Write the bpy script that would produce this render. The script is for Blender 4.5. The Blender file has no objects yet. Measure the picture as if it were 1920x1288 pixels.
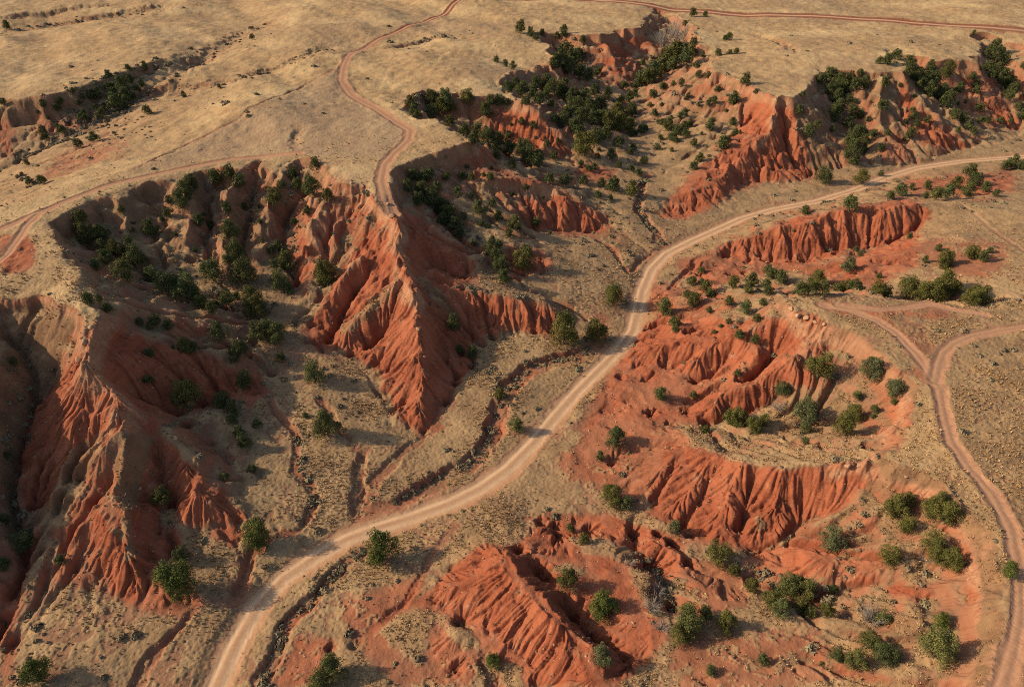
import bpy, math, random, time
import numpy as np
T0 = time.time()
# ------------------------------------------------------------------ camera, world, sun
scene = bpy.context.scene
CAM_H, PITCH, FPX, CX, CY = 100.0, math.radians(35.0), 1280.0, 960.0, 644.0
SUN_EL, SUN_AZ = math.radians(28.0), math.radians(180.0)      # azimuth of the sun from +x, counter-clockwise
SUN_STRENGTH, SKY_STRENGTH, EXPOSURE = 5.0, 0.11, 0.17
cam_data = bpy.data.cameras.new('camera'); cam = bpy.data.objects.new('camera', cam_data)
scene.collection.objects.link(cam); scene.camera = cam
cam.location = (0, 0, CAM_H); cam.rotation_euler = (math.pi/2 - PITCH, 0, 0)
cam_data.sensor_width = 36.0; cam_data.lens = 36.0*FPX/1920.0
cam_data.clip_start = 1.0; cam_data.clip_end = 30000.0
world = bpy.data.worlds.new('World'); scene.world = world; world.use_nodes = True
wn = world.node_tree.nodes; wl = world.node_tree.links
sky = wn.new('ShaderNodeTexSky'); sky.sky_type = 'NISHITA'; sky.sun_disc = False
sky.sun_elevation = SUN_EL
sun_dir = np.array([math.cos(SUN_EL)*math.cos(SUN_AZ), math.cos(SUN_EL)*math.sin(SUN_AZ), math.sin(SUN_EL)])
sky.sun_rotation = math.atan2(sun_dir[0], sun_dir[1])
sky.air_density = 1.3; sky.dust_density = 2.2; sky.ozone_density = 1.0
wl.new(sky.outputs['Color'], wn['Background'].inputs['Color'])
wn['Background'].inputs['Strength'].default_value = SKY_STRENGTH
sun_data = bpy.data.lights.new('sun', 'SUN'); sun = bpy.data.objects.new('sun', sun_data)
scene.collection.objects.link(sun)
sun_data.energy = SUN_STRENGTH; sun_data.angle = math.radians(0.6); sun_data.color = (1.0, 0.80, 0.535)
from mathutils import Vector
sun.rotation_euler = Vector(sun_dir).to_track_quat('Z', 'Y').to_euler()
scene.view_settings.view_transform = 'Standard'; scene.view_settings.look = 'None'
scene.view_settings.exposure = EXPOSURE; scene.view_settings.gamma = 1.0
scene.cycles.filter_width = 1.0; scene.cycles.max_bounces = 5; scene.cycles.diffuse_bounces = 3; scene.cycles.use_denoising = False
rng = np.random.default_rng(7); random.seed(7)
SP, CP = math.sin(PITCH), math.cos(PITCH)

def unproj(px, py, z):
    dx = px-CX; u = -(py-CY)
    d = np.array([dx, FPX*CP+u*SP, -FPX*SP+u*CP])
    t = (z-CAM_H)/d[2]
    return np.array([t*d[0], t*d[1], z])
def proj(x, y, z):
    h = z-CAM_H
    w = y*CP-h*SP; u = y*SP+h*CP
    w = np.maximum(w, 1e-3)
    return CX+FPX*x/w, CY-FPX*u/w

# ------------------------------------------------------------------ noise tools
def _hash(ix, iy, seed):
    h = (ix.astype(np.int64)*374761393 + iy.astype(np.int64)*668265263 + seed*982451653) & 0xffffffff
    h = ((h ^ (h >> 13))*1274126177) & 0xffffffff
    return ((h ^ (h >> 16)) & 0xffff).astype(np.float32)/65535.0
def noise(x, y, scale, seed=0):
    x = x/scale+1000.0; y = y/scale+1000.0
    ix = np.floor(x); iy = np.floor(y); fx = (x-ix).astype(np.float32); fy = (y-iy).astype(np.float32)
    fx = fx*fx*fx*(fx*(fx*6-15)+10); fy = fy*fy*fy*(fy*(fy*6-15)+10)
    ix = ix.astype(np.int64); iy = iy.astype(np.int64)
    a = _hash(ix, iy, seed); b = _hash(ix+1, iy, seed); c = _hash(ix, iy+1, seed); d = _hash(ix+1, iy+1, seed)
    return ((a+(b-a)*fx)+((c+(d-c)*fx)-(a+(b-a)*fx))*fy)*2-1
def tile_noise(n, cell, seed):
    g = np.random.default_rng(seed).random((n//cell, n//cell)).astype(np.float32)
    k = np.arange(n)/cell; i = k.astype(int); f = (k-i).astype(np.float32); f = f*f*(3-2*f); m = n//cell
    g = g[i % m]*(1-f[:, None])+g[(i+1) % m]*f[:, None]
    g = g[:, i % m]*(1-f)+g[:, (i+1) % m]*f
    return g*2-1
def fbm(x, y, scale, octs=4, seed=0, gain=0.5):
    s = 0; a = 1.0; tot = 0
    for k in range(octs):
        c, sn = math.cos(0.7*k+.3), math.sin(0.7*k+.3)
        s = s+a*noise(x*c-y*sn, x*sn+y*c, scale, seed+k*17); tot += a; a *= gain; scale *= 0.5
    return s/tot
def blur(a, n=1):
    for _ in range(n):
        p = np.pad(a, 1, mode='edge')
        a = (p[:-2, 1:-1]+2*p[1:-1, 1:-1]+p[2:, 1:-1])*0.25
        p = np.pad(a, 1, mode='edge')
        a = (p[1:-1, :-2]+2*p[1:-1, 1:-1]+p[1:-1, 2:])*0.25
    return a
def bilin(A, gx, gy):
    H, W = A.shape
    gx = np.clip(gx, 0, W-1.001); gy = np.clip(gy, 0, H-1.001)
    ix = gx.astype(np.int32); iy = gy.astype(np.int32); fx = gx-ix; fy = gy-iy
    f = A.ravel(); k = iy*W+ix
    a = f[k]; b = f[k+1]; c = f[k+W]; d = f[k+W+1]
    a = a+(b-a)*fx; c = c+(d-c)*fx
    return a+(c-a)*fy
def sstep(a, b, x):
    t = np.clip((x-a)/(b-a), 0, 1); return t*t*(3-2*t)

# ------------------------------------------------------------------ traced landform lines: (photo x, photo y, height)
ROAD = [(380,1350,0),(405,1288,0),(440,1210,.2),(480,1140,.4),(530,1085,.6),(590,1045,.8),(650,1010,1),(700,992,1.1),(770,970,1.2),(840,945,1.4),(900,915,1.5),(950,880,1.7),(1000,830,1.9),(1040,780,2.1),(1080,735,2.2),(1120,695,2.4),(1160,655,2.6),(1185,620,2.7),(1195,580,2.9),(1203,545,3),(1220,505,3.2),(1250,475,3.5),(1290,455,3.8),(1330,437,4),(1390,410,4.4),(1450,393,4.8),(1530,378,5.2),(1600,357,5.6),(1660,333,6),(1720,315,6.2),(1800,303,6.5),(1920,294,7),(2060,285,7.5)]
TRACKS = [  # (points, width)
 ([(905,-18,30),(870,0,29.5),(830,25,29),(770,50,28.5),(700,80,28),(660,100,28),(643,125,27.8),(640,150,27.5),(660,175,27.3),(700,195,27.2),(735,220,27),(768,240,27),(765,260,26.8),(740,285,26.6),(720,310,26.4),(714,340,26.2),(722,368,26.1),(734,384,26)], 4.2),
 ([(-80,455,25.3),(0,430,25.4),(60,405,25.5),(130,375,25.6),(200,347,25.7),(280,327,25.9),(360,308,26),(430,293,26.2),(500,287,26.3),(560,285,26.4)], 2.8),
 ([(70,404,25.5),(48,425,25.4),(30,455,25.3),(12,478,25.2),(-20,505,25)], 2.4),
 ([(900,-4,30),(1080,0,30),(1280,18,29),(1400,27,28.8),(1520,30,28.6),(1650,40,28.4),(1780,52,28.2),(1920,65,28),(2050,78,28)], 13.0),
 ([(1868,1340,17.6),(1880,1288,17.8),(1900,1220,18),(1913,1150,18.3),(1910,1060,18.6),(1895,990,18.8),(1860,925,18.9),(1820,880,19),(1785,830,19),(1770,780,19),(1762,730,19),(1742,695,19),(1715,660,19.1),(1680,625,19.1),(1640,600,19.1),(1590,580,19.1),(1540,573,19)], 2.7),
 ([(1755,712,19),(1760,685,19),(1768,662,19),(1788,643,19.1),(1820,630,19.2),(1870,620,19.4),(1930,611,19.6),(2040,600,20)], 2.8),
 ([(1570,573,19),(1640,582,19.1),(1690,578,19.1),(1740,570,19.2),(1790,582,19.3),(1850,592,19.5)], 2.2),
 ([(1795,382,13.5),(1830,405,14),(1870,437,15),(1930,478,16)], 1.6),
]
L = []   # landform control lines
def ln(*p): L.append(list(p))
# far plain and the draws in it (upper left)
ln((-200,150,27),(0,182,24.2),(60,186,24.2),(100,182,24.6),(150,168,25.2),(200,148,26),(260,130,26.6),(330,100,27))
ln((-150,390,3),(-60,350,6),(0,322,9),(60,292,11.5),(130,262,14),(200,225,16.6),(265,185,19.6),(320,150,22.2),(390,98,25),(460,62,26.8))
ln((0,240,15.5),(60,228,17),(120,214,18.5),(180,190,20.5),(240,160,22.6),(300,128,24.6))
ln((265,185,19.6),(350,167,22),(450,147,24.6),(540,118,26.2),(630,92,27.4))
ln((290,168,22.6),(340,140,24.6),(400,116,26.4),(520,76,27.7),(640,52,28.2))
ln((-100,80,20),(0,62,21.6),(60,52,22.8),(110,46,23.6),(200,32,25),(330,14,26.6))
ln((-100,40,27),(0,28,27.5),(80,12,28),(160,2,28.5))
ln((0,110,26.6),(150,95,27.2),(300,60,27.6))
ln((0,70,24.6),(80,60,25.6),(170,50,26.8),(330,34,27.8))
ln((-100,470,24.5),(0,395,25),(60,375,25.2),(150,340,25.6),(240,318,26),(350,270,26.4),(450,222,26.8),(560,165,27.2),(620,132,27.6))
ln((0,350,15),(60,335,17),(130,318,19),(200,285,21),(280,240,22.4),(380,200,23.8))
for p in [(700,20,29),(500,30,28.2),(1000,40,29),(1150,12,29.3),(800,110,28.4),(880,100,28.3),(760,160,27.8),(900,150,28),(560,240,27),(450,270,26.5),(650,230,27.2),(820,250,27),(600,290,26.5),(40,520,25.2),(100,480,25.5),(0,540,25.2),(-150,500,25),(100,350,25.6),(1500,60,28.4),(1700,80,28),(1450,120,27.7),(1500,90,28),(1600,110,27.6),(1800,100,27.4),(1250,-40,31),(1600,-40,31),(1900,-40,31),(700,-40,31),(300,-40,31),(0,-40,31),(960,-60,33),(2100,40,28),(2200,100,27)]: ln(p)
# left hollow and its drain; rims beyond the frame shaped for the shade they cast
ln((-320,560,25),(-280,700,20),(-320,900,12),(-380,1100,6),(-400,1300,3))
ln((-60,545,25.5),(-75,600,25.5),(-90,700,24.5),(-110,820,21),(-130,950,15),(-150,1080,9))
ln((-60,545,25),(0,560,25),(45,556,25),(90,562,25.2),(130,572,25.6),(152,582,25.5))
ln((10,625,19),(35,645,17.6),(66,700,14.5),(55,780,10.5),(35,860,7),(30,930,5.4),(40,1000,4.2),(48,1062,3),(25,1130,1.8),(0,1180,1.2),(-60,1260,0))
ln((0,575,22.5),(60,575,22.5),(110,585,23.2))
ln((-80,1150,4.6),(-60,1220,2.6))
# big wooded bowl on the left: rim, floor
ln((75,422,25.4),(140,398,25.6),(200,366,25.7),(260,348,25.8),(330,322,26),(400,306,26.1),(450,309,26.1),(512,294,26.3),(560,296,26.3),(600,308,26.3),(634,328,26.2),(655,342,26.1),(690,346,26.1),(708,362,26.1))
ln((72,428,25.4),(105,450,25.5),(132,492,25.7),(150,512,25.7),(140,545,25.6),(150,572,25.5))
ln((110,430,22.5),(180,455,19),(240,490,16.5),(330,530,13),(400,556,11.3),(480,585,9.6),(540,608,8.4),(572,650,7),(592,700,5.8),(592,745,5),(620,790,4))
ln((150,505,25.5),(213,524,22),(300,549,18),(400,579,14),(477,604,11))
ln((515,296,26.2),(520,350,23.8),(505,400,20.8),(490,440,17.8),(478,500,13.4)); ln((562,305,24.6),(558,360,19.6),(550,420,15.4),(548,480,12.6),(547,560,9.8),(545,605,8.4))
ln((628,325,26),(605,370,23.2),(585,420,19.8),(570,470,15.8),(560,520,12.4)); ln((445,310,26),(430,350,23.6),(425,400,20.4),(430,440,17.4),(425,500,13.6))
ln((477,302,25),(472,350,20.4),(462,400,16.4),(455,460,13.4),(452,540,10.8)); ln((390,318,24.4),(385,370,19.4),(392,420,16.4),(396,470,14),(398,545,11.8))
ln((340,335,25.4),(345,370,22.8),(355,420,19),(350,480,15.2)); ln((290,345,24.6),(295,385,20.6),(310,440,17.2),(330,525,13.2))
ln((230,372,25),(240,410,22),(255,450,18.6)); ln((185,385,24),(205,425,20),(235,480,16.6))
# left butte
ln((150,572,25.5),(168,598,25),(152,640,24.4),(148,672,23.2),(170,705,20.5),(200,732,18.6),(222,755,17.2),(234,778,16.2),(274,776,14.6),(300,806,12.6),(306,832,11))
ln((172,600,24.6),(200,596,23.6),(240,620,20),(290,645,17),(340,640,15.6),(400,640,13),(440,650,10.5),(480,660,8))
ln((240,752,12),(290,770,10),(330,772,8.5),(385,762,7),(440,738,6.2),(490,700,6.3))
ln((148,672,22.6),(118,715,19),(100,760,16),(85,810,13),(62,870,9.5),(45,930,6.4))
ln((234,782,16),(212,805,15.4),(187,858,12.8),(160,895,10.8),(123,935,8.8),(80,1000,5.8),(62,1062,4),(70,1110,2.8))
ln((175,830,12),(150,860,10.6),(117,908,8),(93,950,6.6),(62,1012,4.8),(46,1062,3.2))
ln((135,780,15.4),(120,850,11.6),(105,905,8.6)); ln((160,770,16.4),(150,830,12.6)); ln((110,790,14.2),(85,880,9.2),(75,935,6.6))
ln((246,800,15),(240,860,12.6),(222,925,10.4),(232,1000,8),(240,1055,5.8),(212,1092,3.8))
ln((205,900,9.6),(180,1000,6.2),(170,1080,3.6),(180,1120,2.6))
ln((290,850,8.4),(270,920,6.6),(285,1000,4.4),(300,1060,3.2),(290,1100,2.6))
ln((300,806,12.4),(322,838,10.6),(365,880,8.6),(400,925,6.6),(440,958,4.6))
ln((330,870,7.4),(330,930,5.2),(320,975,4.2)); ln((345,980,3.9),(400,985,3.4),(455,975,3.2),(480,940,3.4),(440,880,4.2),(400,830,5.2),(350,800,7))
ln((310,815,11.6),(360,795,9.4),(430,775,7.2),(490,790,5.2),(550,800,4.4))
ln((180,1120,2.6),(240,1115,2.4),(300,1115,2.3),(360,1090,2.2),(420,1040,2.1),(450,1010,2.1))
for p in [(100,1150,2.2),(150,1250,1),(300,1200,1.3),(250,1288,.6),(60,1250,1.2),(350,1150,1.6),(400,1100,1.5),(520,1000,1.7),(500,900,2.8),(520,850,3.4),(640,850,2.9),(640,780,3.8),(680,760,3.6),(520,700,5.6),(540,760,4.8),(650,720,4.6),(740,870,2.3),(820,860,2),(880,830,2.2),(840,760,2.8),(940,700,3),(1000,660,3.2),(960,780,2.2),(900,720,3)]: ln(p)
# central butte
ln((708,362,26.1),(722,372,26.1),(735,388,25.8),(738,412,24.8),(741,440,22.4),(750,493,19),(768,540,16.6),(780,603,13.4),(784,632,12),(793,690,8.8),(784,747,6),(797,783,3.6),(806,802,1.8))
ln((690,347,25.8),(655,390,22),(640,440,18.6),(600,500,14),(567,573,9.6),(552,615,8.2))
ln((732,430,22.4),(690,470,18.6),(650,510,15),(612,556,11),(590,600,8.4),(600,655,6.4))
ln((680,420,19.6),(645,475,15.2),(610,530,11.4),(575,600,8))
ln((750,495,18.8),(733,533,16),(707,557,13.6),(662,606,10),(630,650,6.6))
ln((702,498,14.6),(685,538,10.8),(655,580,8),(620,640,6))
ln((765,560,15),(745,600,11.6),(735,640,8.6))
ln((782,606,13.2),(750,632,10.6),(722,655,8),(708,684,5.4))
ln((728,596,10),(708,622,7.2),(690,655,5.4))
ln((600,660,6.2),(640,660,5.6),(696,692,4.6),(716,735,3.8),(742,790,2.8),(780,812,1.7),(812,808,1.6),(830,770,2.3),(860,720,3))
ln((788,640,11.4),(765,690,8),(750,745,4.8)); ln((775,660,9),(745,710,5.8),(735,760,3.8))
ln((752,497,18.6),(773,520,16.4),(800,510,14.4),(840,533,12.2),(867,550,11),(907,541,11),(960,553,10.2),(1023,567,9),(1040,585,7))
ln((920,652,3.6),(960,626,4.2),(1000,625,4),(1036,625,3.6),(1060,608,3.8))
ln((790,535,14.2),(840,590,8.8),(867,630,6),(893,665,4.2),(905,695,3))
ln((870,560,10),(880,610,6.4),(905,650,4.2)); ln((820,545,12.2),(850,575,9.6))
ln((830,650,6),(850,690,4),(860,715,3.2)); 
ln((742,440,22.2),(773,442,20),(847,468,15.4),(900,484,12)); ln((764,482,16.8),(820,500,12.6),(880,526,10.2)); ln((745,400,24),(790,418,19.4)) 
# draw right of the butte and next ridge
ln((735,345,26.2),(747,308,26.5),(807,287,26.8),(850,272,27),(886,262,27))
ln((748,335,24.4),(790,370,19.4),(830,412,15.2),(880,452,11.6),(930,492,9),(975,522,7.6),(1010,545,6.8),(1060,575,5.2),(1100,600,3.6),(1130,606,3))
ln((886,263,26.9),(904,278,24.6),(940,312,19),(990,342,17.6),(1033,348,16),(1087,377,12),(1110,402,9),(1122,418,6.4))
ln((800,300,25),(830,340,21.4),(870,390,16.6),(900,430,13.4),(950,470,10.4))
ln((870,300,22.6),(920,360,16.4),(960,400,13),(1000,432,10.4))
ln((1000,425,8.4),(1060,432,6.6),(1112,428,5.6)); 
for p in [(1090,490,6.2),(1120,540,4.6),(1050,520,6.6),(1030,470,8),(1160,500,4.6),(1160,440,5.4),(1180,560,3.4)]: ln(p)
# next canyon north
ln((886,262,27),(853,246,27),(827,228,27),(762,216,27.2),(742,196,27.4),(760,180,27.6),(790,172,27.6),(860,180,27.6),(900,184,27.4),(940,168,27.6))
ln((785,190,24.4),(830,212,20.6),(868,240,18.2),(920,265,16),(990,296,12.8),(1060,326,10.6),(1130,346,9),(1190,372,7.4),(1210,410,6.2),(1232,436,5.2),(1252,466,4))
ln((940,168,27.5),(975,183,27),(1002,191,26.6),(1018,200,25.4),(1040,238,20.6),(1058,266,16),(1080,284,13),(1120,306,10.6),(1170,330,8.6))
ln((880,215,21),(920,242,18.4),(1000,290,13.2),(1060,306,11.6))
ln((938,150,27.4),(960,152,25),(1000,170,21.6),(1050,192,18),(1100,216,15),(1150,240,12.2),(1190,262,10),(1215,300,8.6),(1215,330,8),(1200,370,7.2))
ln((938,148,27.6),(985,122,27.8),(1035,112,27.6),(1018,95,28),(1030,84,28.2))
ln((1035,113,27.2),(1050,128,23),(1080,152,19.2),(1110,172,16.4),(1150,196,13.4))
ln((965,60,28.6),(1000,66,28.2),(1060,70,27.6),(1100,72,28),(1132,76,28.2))
ln((1010,78,26.4),(1060,95,22.4),(1090,118,19),(1120,145,15.6),(1160,172,13))
ln((1132,76,28),(1146,86,26),(1152,120,20.6),(1172,156,14.6),(1182,168,12.6))
ln((1132,76,28),(1160,66,27.6),(1200,52,27.6),(1215,40,27.8),(1235,25,28.4))
ln((1160,80,23),(1175,110,19)); ln((1200,62,24.6),(1228,80,22),(1225,105,18.4))
ln((1238,30,26),(1262,62,22),(1270,96,18.4),(1225,140,14.4),(1190,172,12),(1180,220,10.6),(1190,260,9.8))
ln((1262,25,28.6),(1300,50,28.4),(1318,82,28.2),(1355,80,28),(1390,76,28))
ln((1300,104,24),(1340,98,26),(1385,95,27.2)); ln((1290,112,23),(1300,135,22))
ln((1388,102,27.8),(1342,113,28),(1352,130,27.4),(1390,150,27),(1430,172,26.6),(1456,185,26.2))
ln((1340,116,26.8),(1290,142,22.6),(1240,180,16.6),(1205,215,12))
ln((1370,190,20.6),(1320,220,15.4),(1270,250,11.6),(1225,290,8.8))
ln((1400,180,22.6),(1400,220,17.6),(1350,260,13),(1290,300,9),(1240,345,7))
# cliff beside the far road
ln((1456,186,26),(1443,217,21.6),(1427,250,17.4),(1413,277,14.4),(1357,297,12),(1347,322,10),(1313,350,8.2),(1280,372,6.8),(1262,388,5.8))
ln((1545,332,6),(1480,337,6),(1430,337,6),(1402,347,5.9),(1382,370,5.5),(1332,392,5),(1290,402,4.7),(1258,412,4.4))
ln((1470,230,17.6),(1490,290,9.6),(1500,325,6.6)); ln((1462,192,25),(1478,240,17.6),(1486,285,11.6),(1470,325,6.8))
ln((1456,185,26.2),(1490,180,26.6),(1512,165,26.8),(1524,142,27),(1550,134,27),(1600,138,27),(1650,142,27),(1690,146,27))
ln((1490,184,26),(1510,245,18),(1535,308,8)); ln((1548,142,25),(1568,188,19),(1580,222,15),(1600,272,9),(1608,304,7))
ln((1640,146,26.6),(1648,200,20.4),(1668,235,16),(1690,304,7.4)); ln((1675,165,22.6),(1690,210,17),(1715,285,8.4))
ln((1690,146,27),(1704,130,27.2),(1690,118,27.4),(1650,108,27.5),(1610,96,27.8))
ln((1706,142,26.6),(1740,186,21),(1780,236,14),(1832,272,8)); ln((1655,112,26),(1722,140,22.4),(1765,186,17.4),(1800,228,12.6),(1842,258,8.4))
ln((1720,122,26.6),(1800,118,26.8),(1832,122,26.6),(1870,168,19),(1900,214,12.6),(1916,246,8.2)); ln((1835,120,26.8),(1826,100,27.4),(1830,72,27.8),(1850,64,28))
ln((1852,78,26),(1880,128,20.4),(1910,172,14.6),(1960,222,9)); ln((1920,110,27),(1980,180,18),(2040,240,9)); ln((1930,80,27.6),(2060,130,27))
ln((1550,322,6.2),(1620,318,6.6),(1690,312,6.8),(1760,296,7),(1832,279,7.2),(1920,258,7.6),(2060,260,8)) ; ln((1790,200,17),(1815,250,10.4))
for p in [(1260,440,4.6),(1320,420,4.6),(1420,380,5),(1500,355,5.6),(1300,395,5.2),(1230,380,6.6)]: ln(p)
# right-hand badlands
ln((1342,462,6),(1400,446,8.4),(1450,428,10.6),(1500,411,12.4),(1560,396,13.6),(1600,387,14.4),(1690,376,15.4),(1738,384,15),(1752,398,13.6))
ln((1350,482,4.2),(1400,486,4.2),(1440,491,4.4),(1520,486,4.8),(1600,470,6),(1660,450,8),(1710,428,10.6),(1745,407,12.6))
ln((1760,400,13.4),(1800,384,14.4),(1900,400,15.4),(2050,420,16)); ln((1800,350,10.4),(1700,352,9),(1640,372,9.4),(1900,345,10),(2040,350,11)); ln((1720,330,7),(1900,315,8))
ln((1650,480,11),(1730,455,13),(1800,440,14.2),(1900,470,16),(2050,500,17)); ln((1900,560,16.5),(1840,530,15.6),(1760,500,13.6),(1680,500,11.4))
ln((1860,562,15.6),(1750,552,13),(1650,556,11),(1560,550,9),(1480,532,6),(1420,520,5),(1350,505,4),(1290,520,3.6))
ln((1300,545,5),(1370,545,7.4),(1420,540,8.4),(1460,548,10)); ln((1330,500,4.6),(1290,490,4.2),(1270,500,3.8))
# mesa and its spurs
ln((1482,580,18.6),(1496,568,19),(1540,556,19.2),(1582,550,19.3),(1640,576,19.2),(1700,561,19.3),(1740,562,19.3),(1790,576,19.5),(1850,588,19.6),(1920,586,19.8),(2050,580,20))
ln((1482,582,18.4),(1510,592,18.6),(1545,603,18.6),(1600,622,18.6),(1640,642,18.6),(1680,690,18.6),(1702,722,18.5),(1706,760,18.4),(1702,800,17.8),(1676,838,17.2),(1640,862,16.8),(1622,872,16.4))
ln((1478,584,18),(1420,610,14.4),(1360,643,10.6),(1313,677,8),(1280,697,5.8)); ln((1365,668,7.8),(1318,702,5.2),(1270,716,3.6))
ln((1470,576,17.2),(1420,572,13),(1380,575,10.6),(1300,600,7.6),(1240,605,5)); ln((1420,590,13),(1340,625,9.6),(1300,640,9),(1262,642,7.8),(1228,648,6))
ln((1225,685,3.8),(1260,685,4.4),(1300,680,6)); ln((1230,722,3.6),(1200,715,3.2))
ln((1490,600,16.6),(1447,630,13.8),(1415,662,11.6),(1387,693,9.8),(1363,718,8),(1320,740,5.4)); ln((1478,648,11.4),(1440,672,9),(1405,702,7),(1380,722,5.8),(1330,748,4.4),(1260,770,3.6))
ln((1530,630,16.6),(1480,672,13.4),(1440,704,11),(1400,716,9.8),(1363,730,8.6),(1323,760,6.8),(1280,783,4.8)); ln((1468,728,8.4),(1450,735,7.2),(1410,752,5.8),(1378,778,4.8),(1330,794,4.2),(1285,798,3.9))
ln((1560,640,16.4),(1530,690,12.6),(1500,735,9.6),(1470,765,7.6))
ln((1600,660,15),(1570,720,11.6),(1520,775,8.4),(1440,810,6.4),(1360,818,5.4),(1290,800,4.4))
ln((1650,700,15.4),(1620,750,12.6),(1560,800,9.6),(1500,830,8.4))
ln((1120,745,2.6),(1180,740,3.2),(1230,748,4)); ln((1140,760,2.8),(1200,770,3.6),(1260,790,4.4))
# fluted bowl, lower right
ln((1622,872,16.4),(1560,874,14.8),(1480,880,12.8),(1400,870,10.8),(1342,842,8.8),(1292,812,7),(1252,800,5.2))
ln((1600,858,15.4),(1500,852,12),(1420,840,9.6),(1360,825,7))
ln((1215,960,3.4),(1300,992,3.6),(1352,1015,3.7),(1402,1027,3.9),(1450,1012,5),(1500,988,6.4),(1545,962,8),(1600,905,12.6))
ln((1250,850,6.6),(1230,900,4.8),(1215,955,3.4)); ln((1320,850,8.4),(1290,900,6.2),(1260,960,4))
ln((1360,870,8.6),(1340,930,6),(1320,985,3.8)); ln((1380,870,10.6),(1370,930,7.4),(1345,1000,4.6)); ln((1420,880,9.6),(1420,950,6),(1400,1015,4.2))
ln((1470,885,11.8),(1450,940,8.6),(1420,1010,5)); ln((1540,885,12.6),(1500,950,8),(1460,1000,5.4))
for p in [(1060,860,2.6),(1120,880,3),(1180,840,4),(1100,810,2.6),(1180,900,3.2),(1050,920,2.2),(1130,930,2.6)]: ln(p)
ln((1640,866,17.2),(1700,880,18),(1760,900,18.4),(1830,965,18.5),(1868,1050,18.3),(1872,1120,18),(1858,1200,17.4),(1840,1288,16.8),(1830,1350,16.4))
ln((1640,900,14.4),(1740,950,15.2),(1795,1010,15.6),(1815,1080,15.2),(1800,1160,14.6),(1780,1288,14))
ln((1560,1000,8.6),(1650,980,11.6),(1720,1010,13)); ln((1600,1100,8.4),(1700,1110,12),(1780,1100,14)); ln((1700,1190,11.6),(1600,1230,9.4),(1450,1210,7),(1330,1240,6.4),(1230,1250,6)); ln((1250,1330,6),(1450,1288,8),(1650,1300,11),(1750,1288,13))
ln((1650,1135,10.4),(1580,1130,8),(1500,1120,6),(1430,1082,4.6),(1340,1062,3.6),(1270,1030,3),(1210,985,2.7),(1120,975,2.3),(1050,962,2.1),(980,970,1.9))
ln((1480,1060,6.4),(1460,1030,5.6)); ln((1490,1045,7.2),(1540,1050,8.4)); ln((1340,1110,6),(1420,1140,7),(1500,1165,8)); ln((1280,1100,5.4),(1300,1180,6.4),(1320,1288,7))
# red dome with pits in the foreground
ln((900,1010,4),(930,1020,6),(960,1030,8),(967,1070,8.6),(997,1098,8.6),(1017,1120,8.6),(1030,1125,8.6),(1040,1154,8.6),(1067,1178,8.4),(1088,1201,8),(1112,1240,7.6),(1135,1300,7))
ln((970,1036,4.4),(1010,1062,3.8),(1030,1085,3.8),(1045,1100,4.4)); ln((1048,1128,3.4),(1075,1150,3.2),(1085,1178,3.2),(1108,1195,3.2),(1125,1215,3.4))
ln((972,1028,7.4),(1005,1034,6.2),(1040,1048,5.8),(1062,1070,5.2),(1050,1092,4.8)); ln((1048,1102,7),(1080,1106,5.4),(1092,1130,4.6),(1098,1165,4.4),(1120,1190,4.4),(1135,1215,4.6),(1160,1235,5))
ln((787,1135,2.6),(847,1142,3),(887,1175,3.3),(907,1190,3.4),(917,1212,3.5),(980,1248,4),(1020,1300,4.2)); ln((930,1080,5.6),(870,1060,3.8),(830,1080,2.8)); ln((960,1130,6.2),(900,1140,4)); ln((1030,1200,6.6),(980,1210,4.8))
ln((880,1170,4.6),(850,1185,4),(860,1205,3.1),(890,1225,3)); ln((760,1180,1.8),(820,1230,2.2),(860,1280,2.6)); ln((930,1250,3),(960,1300,3))
ln((1120,1020,4),(1160,1040,5),(1172,1056,5.8),(1182,1086,6),(1198,1110,6),(1202,1136,6),(1222,1176,6.2)); ln((1195,1045,3.4),(1218,1075,2.9),(1245,1095,3.2),(1262,1130,4)); ln((1110,1085,4.4),(1140,1130,5),(1170,1170,5.6))
ln((1225,990,4.6),(1242,1005,5.4),(1262,1038,5.2),(1285,1058,4.6)); ln((1190,1010,3),(1215,1040,2.8),(1255,1065,2.9))
for p in [(640,1150,1.1),(700,1210,1.4),(600,1260,1),(760,1080,1.6),(700,1090,1.3),(860,1010,2),(1000,920,1.9),(780,1010,1.3),(640,1320,1),(1060,1340,4.6)]: ln(p)
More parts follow.
